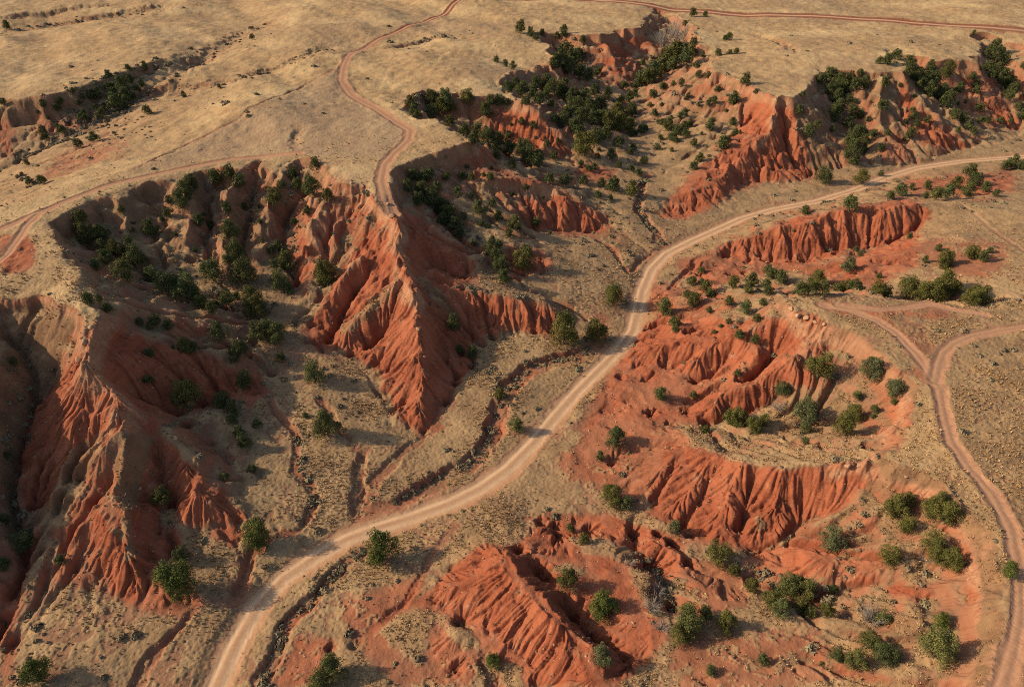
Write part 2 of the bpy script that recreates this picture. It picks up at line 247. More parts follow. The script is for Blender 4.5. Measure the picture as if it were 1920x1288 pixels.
# channels cut into the finished ground: (points, depth, width)
CARVE = [
 ([(520,40),(460,64),(390,100),(320,152)], 1.3, 13), ([(650,86),(540,121),(450,149),(350,168),(290,178)], 1.3, 11), ([(360,6),(200,33),(110,48),(30,60)], 1.5, 13), ([(900,70),(800,76),(730,90)], 1.4, 6), ([(240,8),(120,20),(20,30)], 1.8, 8), ([(560,282),(545,262),(560,240)], .8, 5), ([(1400,60),(1450,75),(1500,100)], 1.2, 5),
 ([(1135,600),(1128,640),(1090,665),(1040,677),(990,690),(965,715),(948,750),(922,795),(915,840),(880,872),(800,908),(740,945),(690,962)], 1.3, 3.4),
 ([(1252,468),(1232,436),(1208,412),(1195,385),(1215,330)], 1.0, 2.4),
 ([(668,985),(668,930),(682,880),(680,840)], 0.9, 2.0),
 ([(820,802),(760,840),(705,895),(672,965)], 0.5, 2.2),
 ([(625,132),(560,167),(450,223),(350,271),(245,322)], .35, 1.0),
 ([(690,1020),(633,1075),(580,1125),(540,1168),(515,1230),(490,1300)], 1.0, 2.2),
 ([(480,690),(495,750),(555,812),(566,880),(588,940),(560,985),(500,1010)], 0.6, 1.7),
 ([(592,740),(640,790),(665,840)], 0.6, 1.6),
 ([(510,1005),(470,1045),(452,1100),(440,1130)], 0.9, 2.0),
 ([(370,1130),(320,1190),(270,1240),(245,1300)], 0.6, 1.8),
 ([(1330,470),(1290,510),(1255,545),(1215,570)], 1.0, 2.0),
 ([(1180,715),(1130,770),(1085,800)], 0.3, 2.0),
 ([(1100,440),(1150,470),(1180,510),(1230,470)], 0.6, 1.6),
 ([(890,1230),(940,1290)], 0.8, 2.0), ([(860,985),(800,1060),(760,1130),(700,1180)], 0.4, 1.2),
 ([(60,1000),(48,1062),(20,1135),(-10,1185)], 0.9, 2.2),
]

# ------------------------------------------------------------------ what grows where, traced from the photo: (polygon, amount of bare red earth)
RED = [
 ([(735,385),(700,430),(650,500),(600,580),(560,610),(600,660),(650,655),(700,690),(745,790),(790,815),(820,790),(870,700),(900,690),(880,650),(930,620),(1045,630),(1045,580),(990,570),(900,555),(840,540),(905,530),(880,480),(800,420),(760,400)], 1.0),
 ([(180,600),(240,620),(300,650),(400,660),(440,690),(450,740),(380,770),(300,775),(240,760),(150,690)], 1.0),
 ([(60,760),(130,690),(240,770),(300,815),(230,800),(150,900),(90,960),(35,945)], 1.0), ([(290,820),(235,830),(230,960),(240,1060),(310,1080),(300,950)], 1.0), ([(160,900),(90,1010),(70,1080),(180,1110),(215,1000),(210,900)], .55), ([(1190,600),(1480,600),(1540,640),(1480,760),(1300,800),(1100,790)], .68), ([(1400,1040),(1560,1000),(1680,1040),(1640,1100),(1500,1090)], .6), ([(1280,1180),(1500,1170),(1640,1260),(1500,1288),(1250,1288)], .42),
 ([(150,660),(110,720),(80,800),(50,900),(90,940),(180,850),(230,790),(300,820),(280,780),(200,720)], 0.9),
 ([(290,820),(360,870),(440,950),(470,975),(340,980),(300,900),(235,930),(240,1000),(300,1060),(290,1100),(200,1110),(185,1060),(220,1000),(215,900),(250,840)], 1.0),
 ([(480,690),(500,740),(470,770),(440,740)], .9),
 ([(400,985),(460,990),(440,1030),(400,1010)], .8), ([(200,1110),(330,1070),(380,1130),(330,1160),(250,1140)], .85), ([(290,990),(340,990),(340,1030),(305,1060)], .7),
 ([(870,270),(910,290),(960,330),(1040,350),(1110,395),(1150,425),(1060,440),(1000,425),(950,390),(900,350)], .95), ([(740,330),(800,300),(860,290),(900,340),(860,400),(800,360)], .45),
 ([(930,215),(1000,195),(1050,260),(1070,300),(1010,290),(960,270),(915,240)], 1.0), ([(1010,120),(1060,130),(1090,170),(1060,180),(1010,150)], .8), ([(1120,85),(1150,80),(1200,120),(1180,165),(1130,150)], .9), ([(1160,60),(1230,75),(1240,100),(1180,90)], .8),
 ([(1060,305),(1150,320),(1150,345),(1080,335)], .8), ([(940,460),(1030,470),(1030,510),(960,520)], .8), ([(1010,360),(1120,400),(1160,430),(1060,440)], .9),
 ([(1455,187),(1420,200),(1340,290),(1290,330),(1240,400),(1270,415),(1400,350),(1430,340),(1540,335),(1520,280),(1490,200)], 1.0),
 ([(1300,140),(1420,180),(1400,230),(1300,200),(1250,190)], .5),
 ([(1600,160),(1650,190),(1690,250),(1700,300),(1650,300),(1600,240)], .5), ([(1690,160),(1720,180),(1780,250),(1835,272),(1740,270),(1700,240)], .95), ([(1790,140),(1860,150),(1910,240),(1870,250),(1800,190)], .85), ([(1500,200),(1560,220),(1600,300),(1540,300)], .25),
 ([(1345,460),(1450,425),(1560,395),(1690,372),(1745,390),(1745,410),(1650,460),(1520,490),(1430,495),(1350,485)], 1.0), ([(1270,480),(1370,490),(1540,495),(1640,470),(1720,430),(1720,500),(1640,540),(1560,530),(1480,510),(1330,540),(1290,530)], .75),
 ([(1700,335),(1900,320),(1910,360),(1830,375),(1700,360)], .75), ([(1700,460),(1790,440),(1900,470),(1850,540),(1750,500)], .45),
 ([(1220,530),(1330,540),(1380,570),(1300,600),(1220,600)], .6), ([(1190,625),(1350,590),(1420,620),(1350,680),(1290,700),(1180,700),(1130,750),(1270,770),(1400,740),(1490,690),(1540,640),(1500,610),(1480,590),(1540,590),(1560,620),(1540,680),(1520,720),(1480,760),(1400,770),(1320,800),(1200,780),(1110,750)], .95),
 ([(1700,740),(1715,800),(1690,850),(1600,800),(1650,760)], .35),
 ([(1100,775),(1250,800),(1340,840),(1400,872),(1480,885),(1620,868),(1640,890),(1580,950),(1520,980),(1440,1020),(1330,1020),(1210,965),(1150,920),(1060,900),(1040,860),(1090,820)], .62), ([(1250,830),(1400,875),(1480,885),(1625,870),(1560,960),(1440,1020),(1390,1030),(1220,960)], 1.0),
 ([(1640,870),(1760,890),(1850,980),(1870,1080),(1840,1200),(1800,1050),(1720,940)], .3),
 ([(900,1010),(960,1030),(1000,990),(1120,960),(1240,1000),(1300,1060),(1260,1090),(1180,1060),(1200,1120),(1250,1200),(1150,1288),(980,1288),(910,1220),(840,1150),(780,1140),(850,1060)], .95), ([(960,970),(1120,960),(1300,1010),(1260,1060),(1120,1010)], .8), ([(1400,1040),(1500,1020),(1560,1060),(1480,1090),(1420,1080)], .8), ([(1660,1100),(1750,1100),(1740,1125),(1670,1120)], .9), ([(1280,1040),(1420,1070),(1400,1130),(1290,1150),(1250,1250),(1400,1260),(1560,1180),(1460,1200),(1300,1200)], .5),
 ([(560,1190),(640,1200),(590,1288),(500,1288)], .7), ([(640,1120),(800,1080),(780,1140),(700,1180),(760,1240),(860,1260),(860,1288),(740,1288),(650,1200)], .55), ([(820,1150),(850,1190),(900,1240),(880,1288),(800,1240)], .7),
 ([(0,1080),(40,1080),(20,1288),(0,1288)], .6), ([(0,440),(50,440),(70,480),(40,510),(0,515)], .9), ([(120,280),(240,255),(240,290),(120,330),(70,335)], .36), ([(0,215),(30,230),(25,290),(0,290)], .6), ([(60,215),(180,210),(140,255),(60,260)], .4),
 ([(390,320),(480,310),(560,340),(630,330),(720,370),(640,440),(600,520),(560,560),(530,440),(480,350)], .5), ([(320,400),(420,400),(470,480),(380,510)], .35), ([(330,590),(400,600),(400,625),(330,620)], .5), ([(1520,560),(1640,580),(1800,580),(1780,592),(1700,592),(1640,600),(1560,585)], .75), ([(1555,562),(1700,580),(1765,640),(1745,690),(1700,645),(1620,602),(1540,590)], .26), ([(1680,700),(1740,690),(1760,720),(1720,740)], .5), ([(1140,440),(1180,440),(1170,480),(1110,430)], .5),
]
GRASS = [ # grassy caps inside the red slopes
 [(560,570),(640,450),(650,460),(600,560),(570,620)], [(690,560),(720,535),(740,545),(690,610),(640,640),(630,620)], [(770,520),(800,520),(850,560),(880,590),(860,600),(810,560)], [(235,810),(280,820),(275,880),(255,960),(250,1050),(220,1060),(230,960),(215,900)],
 [(1400,790),(1480,720),(1600,740),(1560,820),(1440,830)], [(1260,795),(1340,832),(1400,860),(1560,855),(1620,858),(1560,866),(1480,872),(1400,868),(1330,842)], [(1480,190),(1510,200),(1545,310),(1520,320)], [(1720,150),(1850,260),(1820,262),(1700,170)], [(1640,150),(1680,160),(1700,200),(1680,250),(1650,200)], [(130,840),(190,800),(190,850),(120,950),(70,1010),(60,1000)], [(1060,1000),(1120,1010),(1200,1040),(1180,1060),(1100,1040)], [(1130,1080),(1000,1070),(1060,1050)],
 [(1640,845),(1720,868),(1810,900),(1885,1000),(1895,1100),(1880,1288),(1830,1288),(1845,1100),(1820,1010),(1750,925),(1650,892)], [(1690,680),(1740,720),(1750,860),(1690,860),(1715,800),(1712,740)], [(1545,590),(1640,612),(1700,670),(1690,690),(1640,650),(1560,610)],
 [(0,575),(95,572),(140,600),(105,720),(50,800),(25,900),(0,900)], [(0,900),(25,900),(45,1000),(40,1080),(0,1100)],
 [(850,1150),(890,1180),(890,1210),(850,1200)], [(920,1240),(980,1250),(990,1288),(900,1288)], [(1400,960),(1450,985),(1430,1000)],
]
MW, MH = 640, 480
def raster(poly):
    yy, xx = np.mgrid[0:MH, 0:MW]; X = -240+(xx+.5)*2400/MW; Y = -140+(yy+.5)*1600/MH
    ins = np.zeros((MH, MW), bool); n = len(poly)
    for i in range(n):
        (xa, ya), (xb, yb) = poly[i], poly[(i+1) % n]
        if ya == yb: continue
        c = ((ya > Y) != (yb > Y)) & (X < (xb-xa)*(Y-ya)/(yb-ya)+xa); ins ^= c
    return ins
redmap = np.zeros((MH, MW), np.float32); grassmap = np.zeros((MH, MW), np.float32)
for p, a in RED: redmap = np.maximum(redmap, raster(p)*a)
for p in GRASS: grassmap = np.maximum(grassmap, raster(p))
for p in ([(150,400),(330,330),(470,305),(640,335),(600,400),(560,470),(540,570),(400,560),(200,500)], [(1180,230),(1290,140),(1420,185),(1380,240),(1250,330)], [(1490,180),(1640,145),(1690,150),(1680,240),(1600,300),(1540,320)], [(1710,150),(1790,150),(1900,250),(1840,262)], [(740,310),(880,270),(960,340),(1000,420),(900,440),(800,400)], [(1000,130),(1060,130),(1150,190),(1050,180)]):
    grassmap = np.maximum(grassmap, raster(p)*.55)  # partial grass cover; on the left bowl it also paints in soft shadow
redmap = blur(redmap, 6); grassmap = blur(grassmap, 2)
tone = blur(raster([(240,322),(350,272),(450,224),(560,167),(625,132),(640,150),(660,180),(770,240),(720,300),(560,290),(400,296),(250,326)]).astype(np.float32), 1)
print('masks', time.time()-T0)

# ------------------------------------------------------------------ membrane through the control lines
X0, X1, Y0, Y1 = -400.0, 400.0, 22.0, 562.0
def resample(pts, step):
    out = []
    for a, b in zip(pts[:-1], pts[1:]):
        n = max(1, int(np.linalg.norm((b-a)[:2])/step))
        for k in range(n): out.append(a+(b-a)*(k/n))
    out.append(pts[-1]); return np.array(out)
ctrl = []
for l in L: ctrl.append(resample([unproj(*p) for p in l], 0.45))
road_w = resample([unproj(*p) for p in ROAD], 0.6)
track_w = [(resample([unproj(*p) for p in t], 0.6), w) for t, w in TRACKS]
ctrl.append(road_w)
for t, w in track_w: ctrl.append(t)
C = np.concatenate(ctrl)
h = None
for step in (32., 16., 8., 4., 2., 1.):
    nx = int(round((X1-X0)/step))+1; ny = int(round((Y1-Y0)/step))+1
    ix = np.round((C[:, 0]-X0)/step).astype(int); iy = np.round((C[:, 1]-Y0)/step).astype(int)
    ok = (ix >= 0) & (ix < nx) & (iy >= 0) & (iy < ny)
    sm = np.zeros((ny, nx)); ct = np.zeros((ny, nx))
    np.add.at(sm, (iy[ok], ix[ok]), C[ok, 2]); np.add.at(ct, (iy[ok], ix[ok]), 1)
    fix = ct > 0; val = np.where(fix, sm/np.maximum(ct, 1), 0)
    if h is None: h = np.full((ny, nx), C[:, 2].mean())
    else:
        gy, gx = np.mgrid[0:ny, 0:nx].astype(np.float64)
        h = bilin(h, gx*step/pstep, gy*step/pstep)
    h[fix] = val[fix]
    for it in range(500 if step > 3 else 260 if step > 1.5 else 120):
        p = np.pad(h, 1, mode='edge')
        h2 = (p[:-2, 1:-1]+p[2:, 1:-1]+p[1:-1, :-2]+p[1:-1, 2:])*0.25
        h = h+1.0*(h2-h); h[fix] = val[fix]
    pstep = step
h = blur(h, 1)
# finer sheet
G = 0.4
nx = int((X1-X0)/G)+1; ny = int((Y1-Y0)/G)+1
gy, gx = np.mgrid[0:ny, 0:nx].astype(np.float32)
WX = X0+gx*G; WY = Y0+gy*G
wamp = np.clip(WY/75, .8, 3.2)
wpx = (fbm(WX, WY, 13, 3, 101)*1.5+fbm(WX, WY, 4, 2, 103)*.5)*wamp; wpy = (fbm(WX, WY, 13, 3, 102)*1.5+fbm(WX, WY, 4, 2, 104)*.5)*wamp
base = blur(bilin(h, gx*G+wpx, gy*G+wpy), 2).astype(np.float32)
print('membrane', time.time()-T0)
sy, sx = np.gradient(blur(base, 4), G); slope = np.hypot(sx, sy)
steep = sstep(0.22, 0.55, slope)
near_m = 1.0
# large undulation
base = base+fbm(WX, WY, 26, 3, 3)*0.5*(0.35+steep)+fbm(WX, WY, 75, 3, 31)*3.6*sstep(21, 25, base)*(1-steep)*sstep(150, 300, WY)+(fbm(WX*.8+WY*.55, (WY*.8-WX*.55)*.38, 30, 3, 131)*3.2)*sstep(21, 25, base)*(1-steep)*sstep(170, 260, WY)*sstep(40, -40, WX)
# flowing water: many drops walk downhill, their paths are cut into branching gullies
def walk(h_, n, steps, seed):
    g = np.random.default_rng(seed); b_ = blur(h_, 1); gy_, gx_ = np.gradient(b_, G); gy_ = gy_.astype(np.float32); gx_ = gx_.astype(np.float32)
    pick_ = g.choice(wet, n, p=wetp); px = ((pick_ % nx)+g.random(n)).astype(np.float32); py = ((pick_//nx)+g.random(n)).astype(np.float32)
    cnt = np.zeros(nx*ny, np.float32); vx = np.zeros(n, np.float32); vy = vx.copy(); w_ = np.ones(n, np.float32)
    for k in range(steps):
        sx_, sy_ = bilin(gx_, px, py), bilin(gy_, px, py)
        vx = .45*vx-sx_; vy = .45*vy-sy_; m_ = np.hypot(vx, vy)+1e-4
        w_ *= np.where(np.hypot(sx_, sy_) < .05, .9, 1.0)
        px = np.clip(px+vx/m_*1.1, 1, nx-2); py = np.clip(py+vy/m_*1.1, 1, ny-2)
        cnt += np.bincount(py.astype(np.int64)*nx+px.astype(np.int64), weights=w_, minlength=nx*ny).astype(np.float32)
    return cnt.reshape(ny, nx)
def on_photo(A, px, py): return bilin(A, np.clip((px+240)/2400*MW-.5, 0, MW-1), np.clip((py+140)/1600*MH-.5, 0, MH-1))
pgx, pgy = proj(WX, WY, base)
red_g = np.clip(on_photo(redmap, pgx, pgy)-on_photo(grassmap, pgx, pgy)*.6, 0, 1)
base = base+red_g*(1-steep)*(fbm(WX, WY, 7, 4, 36)*1.0-np.abs(noise(WX, WY, 4.5, 37))*.7-np.abs(noise(WX, WY, 2, 38))*.3+.3)
wv = (sstep(.14, .4, slope)*(WY < 380)+sstep(.2, .4, slope)*.4+.5*red_g*(WY < 260)).ravel(); wet = np.nonzero(wv > .05)[0]; wetp = wv[wet]/wv[wet].sum()
rough = np.clip(.75+.8*noise(WX, WY, 22, 39), .2, 1.5)
base = base+steep*(fbm(WX, WY, 9, 4, 35)*.8-rough*(np.abs(noise(WX, WY, 6.5, 47))*.95+np.abs(noise(WX, WY, 3.1, 48))*.6+np.abs(noise(WX, WY, 1.5, 49))*.32-.75))
gul = 0
for it in range(4):
    c_ = walk(base, 420000, 80, 50+it)
    c_ = blur(np.sqrt(c_), 1); ref = np.percentile(c_.ravel()[wet], 80)+1e-6
    cut = np.clip(c_/ref-.45, 0, 3.2)
    sgy, sgx = np.gradient(blur(base, 2), G); ss = np.hypot(sgx, sgy)
    base = (base-0.21*cut*sstep(.03, .45, ss)).astype(np.float32); gul = gul+cut*.25
    base = base+(blur(base, 1)-base)*.25
print('flow', time.time()-T0)
# broken caprock: a low ledge under every rim
lm = base[::3, ::3]
for _ in range(5):
    p = np.pad(lm, 1, mode='edge'); lm = np.maximum.reduce([p[:-2, 1:-1], p[2:, 1:-1], p[1:-1, :-2], p[1:-1, 2:], lm])
lm = blur(bilin(blur(lm, 2), gx/3, gy/3), 2); dl = lm-base+fbm(WX, WY, 3, 3, 44)*.7
capz = steep*sstep(15, 17, lm)*(1-sstep(-105, -125, WX+0.0*WY)*(WY > 190))
base = (base-capz*np.clip(1.25+1.2*noise(WX, WY, 5, 46), .1, 2.4)*sstep(.9, 1.5, dl)*(1-sstep(3, 6.5, dl))).astype(np.float32)
cap = (capz*sstep(.3, .9, dl)*(1-sstep(2.0, 3.2, dl))).astype(np.float32)
# rills: noise smeared along the fall line, then folded into sharp gullies between rounded ribs
bs = blur(base, 6); sy, sx = np.gradient(bs, G); sl = np.hypot(sx, sy)+1e-4
dirx = (sx/sl).astype(np.float32); diry = (sy/sl).astype(np.float32)
sel = np.nonzero((slope > 0.16).ravel())[0]
nz = []
for sc, sd in ((5.5, 11), (2.2, 12), (1.0, 13)):
    nz.append(noise(WX, WY, sc, sd).astype(np.float32)+0.4*noise(WX, WY, sc*0.5, sd+50).astype(np.float32))
acc = [np.zeros(len(sel), np.float32) for _ in nz]; wsum = 0
for sgn in (1, -1):
    px = gx.ravel()[sel].copy(); py = gy.ravel()[sel].copy()
    for k in range(13):
        if k or sgn > 0:
            for a, n in zip(acc, nz): a += bilin(n, px, py)
            wsum += 1
        dx = bilin(dirx, px, py); dy = bilin(diry, px, py)
        px = px+sgn*dx*2.0; py = py+sgn*dy*2.0
rill = []
for a in acc:
    a /= wsum; a /= a.std()+1e-6
    f = np.zeros(nx*ny, np.float32); f[sel] = np.minimum(np.abs(a), 1.6)**0.75
    rill.append(f.reshape(ny, nx))
print('rills', time.time()-T0)
rstr = sstep(0.2, 0.5, slope)*(0.55+0.45*noise(WX, WY, 18, 77))
rstr = rstr*(0.55+0.9*red_g)
base = base+rstr*(np.clip(.6+.9*noise(WX, WY, 11, 78), 0, 1.4)*(rill[0]-0.8)*.6+np.clip(.6+.9*noise(WX, WY, 7, 79), 0, 1.4)*(rill[1]-0.8)*0.5+(rill[2]-0.8)*0.2)
rib = (rill[0]-0.8)*.6+(rill[1]-0.8)*.5
# ledges of harder beds
zz = base+fbm(WX, WY, 14, 2, 5)*0.9
base = base+steep*(0.22*np.sin(zz*2*np.pi/2.6)+0.10*np.sin(zz*2*np.pi/0.9))*(.5+.7*noise(WX, WY, 12, 45))
# hummocks
base = base+fbm(WX, WY, 3.2, 3, 21)*0.16*(0.5+steep)
# incised channels
def dist_field(pts, rad):
    D = np.full((ny, nx), 1e3, np.float32); I = np.zeros((ny, nx), np.int32); r = int(rad/G)+1
    for k, p in enumerate(pts):
        cx = int((p[0]-X0)/G); cy = int((p[1]-Y0)/G)
        if cx < -r or cy < -r or cx >= nx+r or cy >= ny+r: continue
        x0, x1, y0, y1 = max(cx-r, 0), min(cx+r+1, nx), max(cy-r, 0), min(cy+r+1, ny)
        if x0 >= x1 or y0 >= y1: continue
        d = np.hypot(WX[y0:y1, x0:x1]-p[0], WY[y0:y1, x0:x1]-p[1])
        b = d < D[y0:y1, x0:x1]
        D[y0:y1, x0:x1][b] = d[b]; I[y0:y1, x0:x1][b] = k
    return D, I
def hit(px, py):
    z = 3.0
    for _ in range(14):
        q = unproj(px, py, z)
        z = 0.5*z+0.5*float(bilin(base, np.array([(q[0]-X0)/G]), np.array([(q[1]-Y0)/G]))[0])
    return unproj(px, py, z)
wash = np.zeros((ny, nx), np.float32)
for pts, dep, wid in CARVE:
    q = resample([hit(*p) for p in pts], 0.5)
    far_ = 1.0 if wid < 4.5 else 2.5
    q[:, 0] += noise(q[:, 0], q[:, 1], 6, 91)*0.9; q[:, 1] += noise(q[:, 0], q[:, 1], 6, 92)*0.9
    D, I = dist_field(q, wid*2)
    D = D+(noise(WX, WY, 2.5, 61)*0.4+noise(WX, WY, 1.0, 66)*.2+noise(WX, WY, 9, 67)*.3)*wid/2
    fr_ = I/max(len(q)-1, 1); dep = dep*sstep(0, .22, fr_)*(1-.8*sstep(.86, 1, fr_))
    m = 1-sstep(wid*0.38/far_, wid*0.62, D)
    m = m*(0.8+0.3*noise(WX, WY, 9, 62))
    base = base-dep*1.0*m; wash = np.maximum(wash, (1/far_)*(1-sstep(wid*0.35, wid*0.85, D))*(0.85+0.4*noise(WX, WY, 5, 63)))
# road beds
roadm = np.zeros((ny, nx), np.float32); trackm = np.zeros((ny, nx), np.float32); rd = np.full((ny, nx), 9, np.float32)
def bed(q, wid, keep, mask):
    qs = q.copy()
    D, I = dist_field(q, wid*1.6+2)
    global rd; rd = np.minimum(rd, D/wid)
    D = D*(1+.12*noise(WX, WY, 14, 68))
    D = np.maximum(D+np.where(D > wid*.3, noise(WX, WY, 3.1, 64)*.35+noise(WX, WY, 1.1, 65)*.2, 0)*wid/4, 0)
    zt = q[I, 2].astype(np.float32)
    m = 1-sstep(wid*0.5, wid*0.5+1.8, D)
    crown = -0.10*np.exp(-((D-wid*0.24)/(wid*0.1))**2)
    out = base*(1-m*keep)+(zt+crown)*m*keep
    berm = np.exp(-((D-wid*0.56)/0.45)**2)*0.13
    return np.where(D < 900, out+berm, base), np.maximum(mask, np.clip(1.5-D/(wid*0.5), 0, 1)*(D < 900))
def smooth_z(q, n=60):
    z = np.array([bilin(base, np.array([(p[0]-X0)/G]), np.array([(p[1]-Y0)/G]))[0] for p in q])
    k = np.ones(n)/n; zp = np.pad(z, n, mode='edge'); z = np.convolve(zp, k, 'same')[n:-n]
    q = q.copy(); q[:, 2] = z; return q
base, roadm = bed(road_w, 4.9, 1.0, roadm)
for t, w in track_w:
    base, m_ = bed(smooth_z(t, 12), w, 0.9 if w > 2 else .3, np.zeros_like(trackm)); trackm = np.maximum(trackm, m_*(1 if w > 2 else .42))
print('beds', time.time()-T0)
gsy, gsx = np.gradient(blur(base, 2), G); slope_f = np.hypot(gsx, gsy)
# concavity: low ground beside ribs and banks collects brush
lap = blur(base, 10)-base

# ------------------------------------------------------------------ the ground sheet
NU, NR = 1500, 1500
def y_of_row(py, z=12.0): return unproj(CX, py, z)[1]
rows = np.array([y_of_row(p) for p in np.linspace(1560, 20, NR)])
far = rows[-1]*np.geomspace(1.004, 16, 90); rows = np.concatenate([np.linspace(-90, rows[0]-1, 40), rows, far])
depth = np.maximum(rows*CP+(CAM_H-12)*SP, 70)
half = 0.75*depth*1.22+10
u = np.concatenate([-1-np.geomspace(.01, 2.2, 70)[::-1], np.linspace(-1, 1, NU), 1+np.geomspace(.01, 2.2, 70)]); NU = len(u)
MX = (half[:, None]*u[None, :]).astype(np.float64); MY = np.repeat(rows[:, None], NU, 1)
gxm = (MX-X0)/G; gym = (MY-Y0)/G
def samp(A): return bilin(A, gxm, gym)
def samp_cubic(A):   # smoothed bilinear is enough at this grid size
    return bilin(A, gxm, gym)
MZ = samp_cubic(base).astype(np.float64)
edge = sstep(0, 60, np.maximum(np.maximum(X0+40-MX, MX-X1+40), MY-Y1+30))
MZ = MZ*(1-edge)+edge*(28+fbm(MX, MY, 160, 3, 41)*2.5+sstep(600, 5000, MY)*18)
PXv, PYv = proj(MX, MY, MZ)
wx = fbm(MX, MY, 7, 3, 71)*13; wy = fbm(MX, MY, 7, 3, 72)*9
mu = np.clip((PXv+wx+240)/2400*MW-.5, 0, MW-1); mv = np.clip((PYv+wy+140)/1600*MH-.5, 0, MH-1)
r0 = bilin(redmap, mu, mv); g0 = bilin(grassmap, mu, mv); tn = bilin(tone, np.clip((PXv+wx*.15+240)/2400*MW-.5, 0, MW-1), np.clip((PYv+wy*.15+140)/1600*MH-.5, 0, MH-1))
sl = samp(slope_f); rb = samp(rib); lp = samp(lap)
road = samp(roadm); track = samp(trackm); rt = np.clip(road+track, 0, 1)
# fine rills straight on the sheet
pick = np.nonzero(((sl > 0.22) & (MY < 330) & (np.abs(PXv-CX) < 1150)).ravel())[0]
T1 = tile_noise(1024, 8, 301)+.5*tile_noise(1024, 4, 302); T2 = tile_noise(1024, 4, 303)
T1 = np.pad(T1, ((0, 1), (0, 1)), mode='wrap'); T2 = np.pad(T2, ((0, 1), (0, 1)), mode='wrap'); CELL = 0.14
a1 = np.zeros(len(pick), np.float32); a2 = a1.copy()
for sgn in (1, -1):
    qx = gxm.ravel()[pick].astype(np.float32); qy = gym.ravel()[pick].astype(np.float32)
    for k in range(12):
        if k or sgn > 0:
            tx = (qx*G/CELL) % 1024; ty = (qy*G/CELL) % 1024
            a1 += bilin(T1, tx, ty); a2 += bilin(T2, tx, ty)
        dx = bilin(dirx, qx, qy); dy = bilin(diry, qx, qy)
        qx = qx+sgn*dx*0.9; qy = qy+sgn*dy*0.9
fine = np.zeros(nr0 := MX.size, np.float32)
fine[pick] = (np.minimum(np.abs(a1/a1.std()), 1.5)**.8-.8)*.46+(np.minimum(np.abs(a2/a2.std()), 1.5)**.8-.8)*.22
fine = fine.reshape(MX.shape)
n1 = fbm(MX, MY, 6, 4, 81); n2 = fbm(MX, MY, 1.6, 3, 82)
# density of the dry grass: full on the tops, thin on the steep, nearly none on bare red earth
top = sstep(18, 24, MZ)*(1-sstep(.15, .4, sl))
dens = 0.86+0.12*top-0.62*sstep(0.45, 1.0, sl)*(1-.85*g0)*(1-.7*((MX < -100) & (MY > 190)))-1.05*r0*(1-g0*.9)+n1*0.5*(1-.6*top)+fbm(MX, MY, 13, 2, 85)*.35*(1-top)+n2*.32*(1-top)+lp*.15+g0*.1
dens = dens-0.9*np.clip(samp(wash)*(0.75+n1*.5), 0, 1)
dens = np.clip(dens, 0, 1)*(1-sstep(.3, .7, rt))
t1 = noise(MX, MY, 0.85, 201); t2 = noise(MX, MY, 0.42, 202); t3 = noise(MX, MY, 1.9, 203)
clump = 0.4*t1+0.35*t2+0.35*t3
cover = sstep(-.2, .22, clump+(dens-.5)*1.7)*(dens > .02)
reda = np.clip(r0*1.15*(1-g0*.6)+n1*.25+.55*sstep(.55, 1.1, sl)*(1-.8*g0)*(1-((MX < -100) & (MY > 190)))+.5*samp(wash), 0, 1); capa = np.clip(samp(cap)*(.8+.5*n2), 0, 1)
MZ = MZ+cover*(0.07+0.045*np.maximum(t1, -.3)+0.06*t2+0.09*np.maximum(t3, 0))*(1-rt)
MZ = MZ+top*sstep(170, 280, np.hypot(MX, MY))*(noise(MX, MY, 2.6, 211)*.2+noise(MX, MY, 5.5, 212)*.2+noise(MX, MY, 11, 213)*.2)*(1-rt)
MZ = MZ+(1-cover*.6)*(1-rt)*(fine*sstep(.22, .5, sl)*(.5+.8*r0)+0.03*t2+0.04*n2)
nr, nc = MX.shape
co = np.stack([MX, MY, MZ], -1).reshape(-1, 3).astype(np.float32)
idx = np.arange(nr*nc).reshape(nr, nc)
quads = np.stack([idx[:-1, :-1], idx[:-1, 1:], idx[1:, 1:], idx[1:, :-1]], -1).reshape(-1, 4)
fr = road.ravel()[quads].mean(1); ft = track.ravel()[quads].mean(1)
kind = np.where(fr > 0.5, 1, np.where(ft > 0.5, 2, 0))
attrs = {'cover': cover, 'road': road, 'track': track, 'tone': tn, 'red': reda, 'slope': np.clip(sl, 0, 2), 'silt': reda*(1-sstep(.12, .4, sl)), 'cap': capa, 'across': np.clip(samp(rd), 0, 2), 'gully': np.clip(samp(np.asarray(gul, np.float32))*.7, 0, 1)}
def mesh_from(name, co, faces, attrs, mat, smooth=True):
    me = bpy.data.meshes.new(name)
    me.vertices.add(len(co)); me.vertices.foreach_set('co', np.ascontiguousarray(co, np.float32).ravel())
    k = faces.shape[1]
    me.loops.add(faces.size); me.loops.foreach_set('vertex_index', np.ascontiguousarray(faces, np.int32).ravel())
    me.polygons.add(len(faces)); me.polygons.foreach_set('loop_start', np.arange(0, faces.size, k, dtype=np.int32))
    me.polygons.foreach_set('use_smooth', np.full(len(faces), smooth))
    for n, a in attrs.items():
        at = me.attributes.new(n, 'FLOAT', 'POINT'); at.data.foreach_set('value', np.ascontiguousarray(a, np.float32).ravel())
    me.update(calc_edges=True)
    if mat: me.materials.append(mat)
    return me

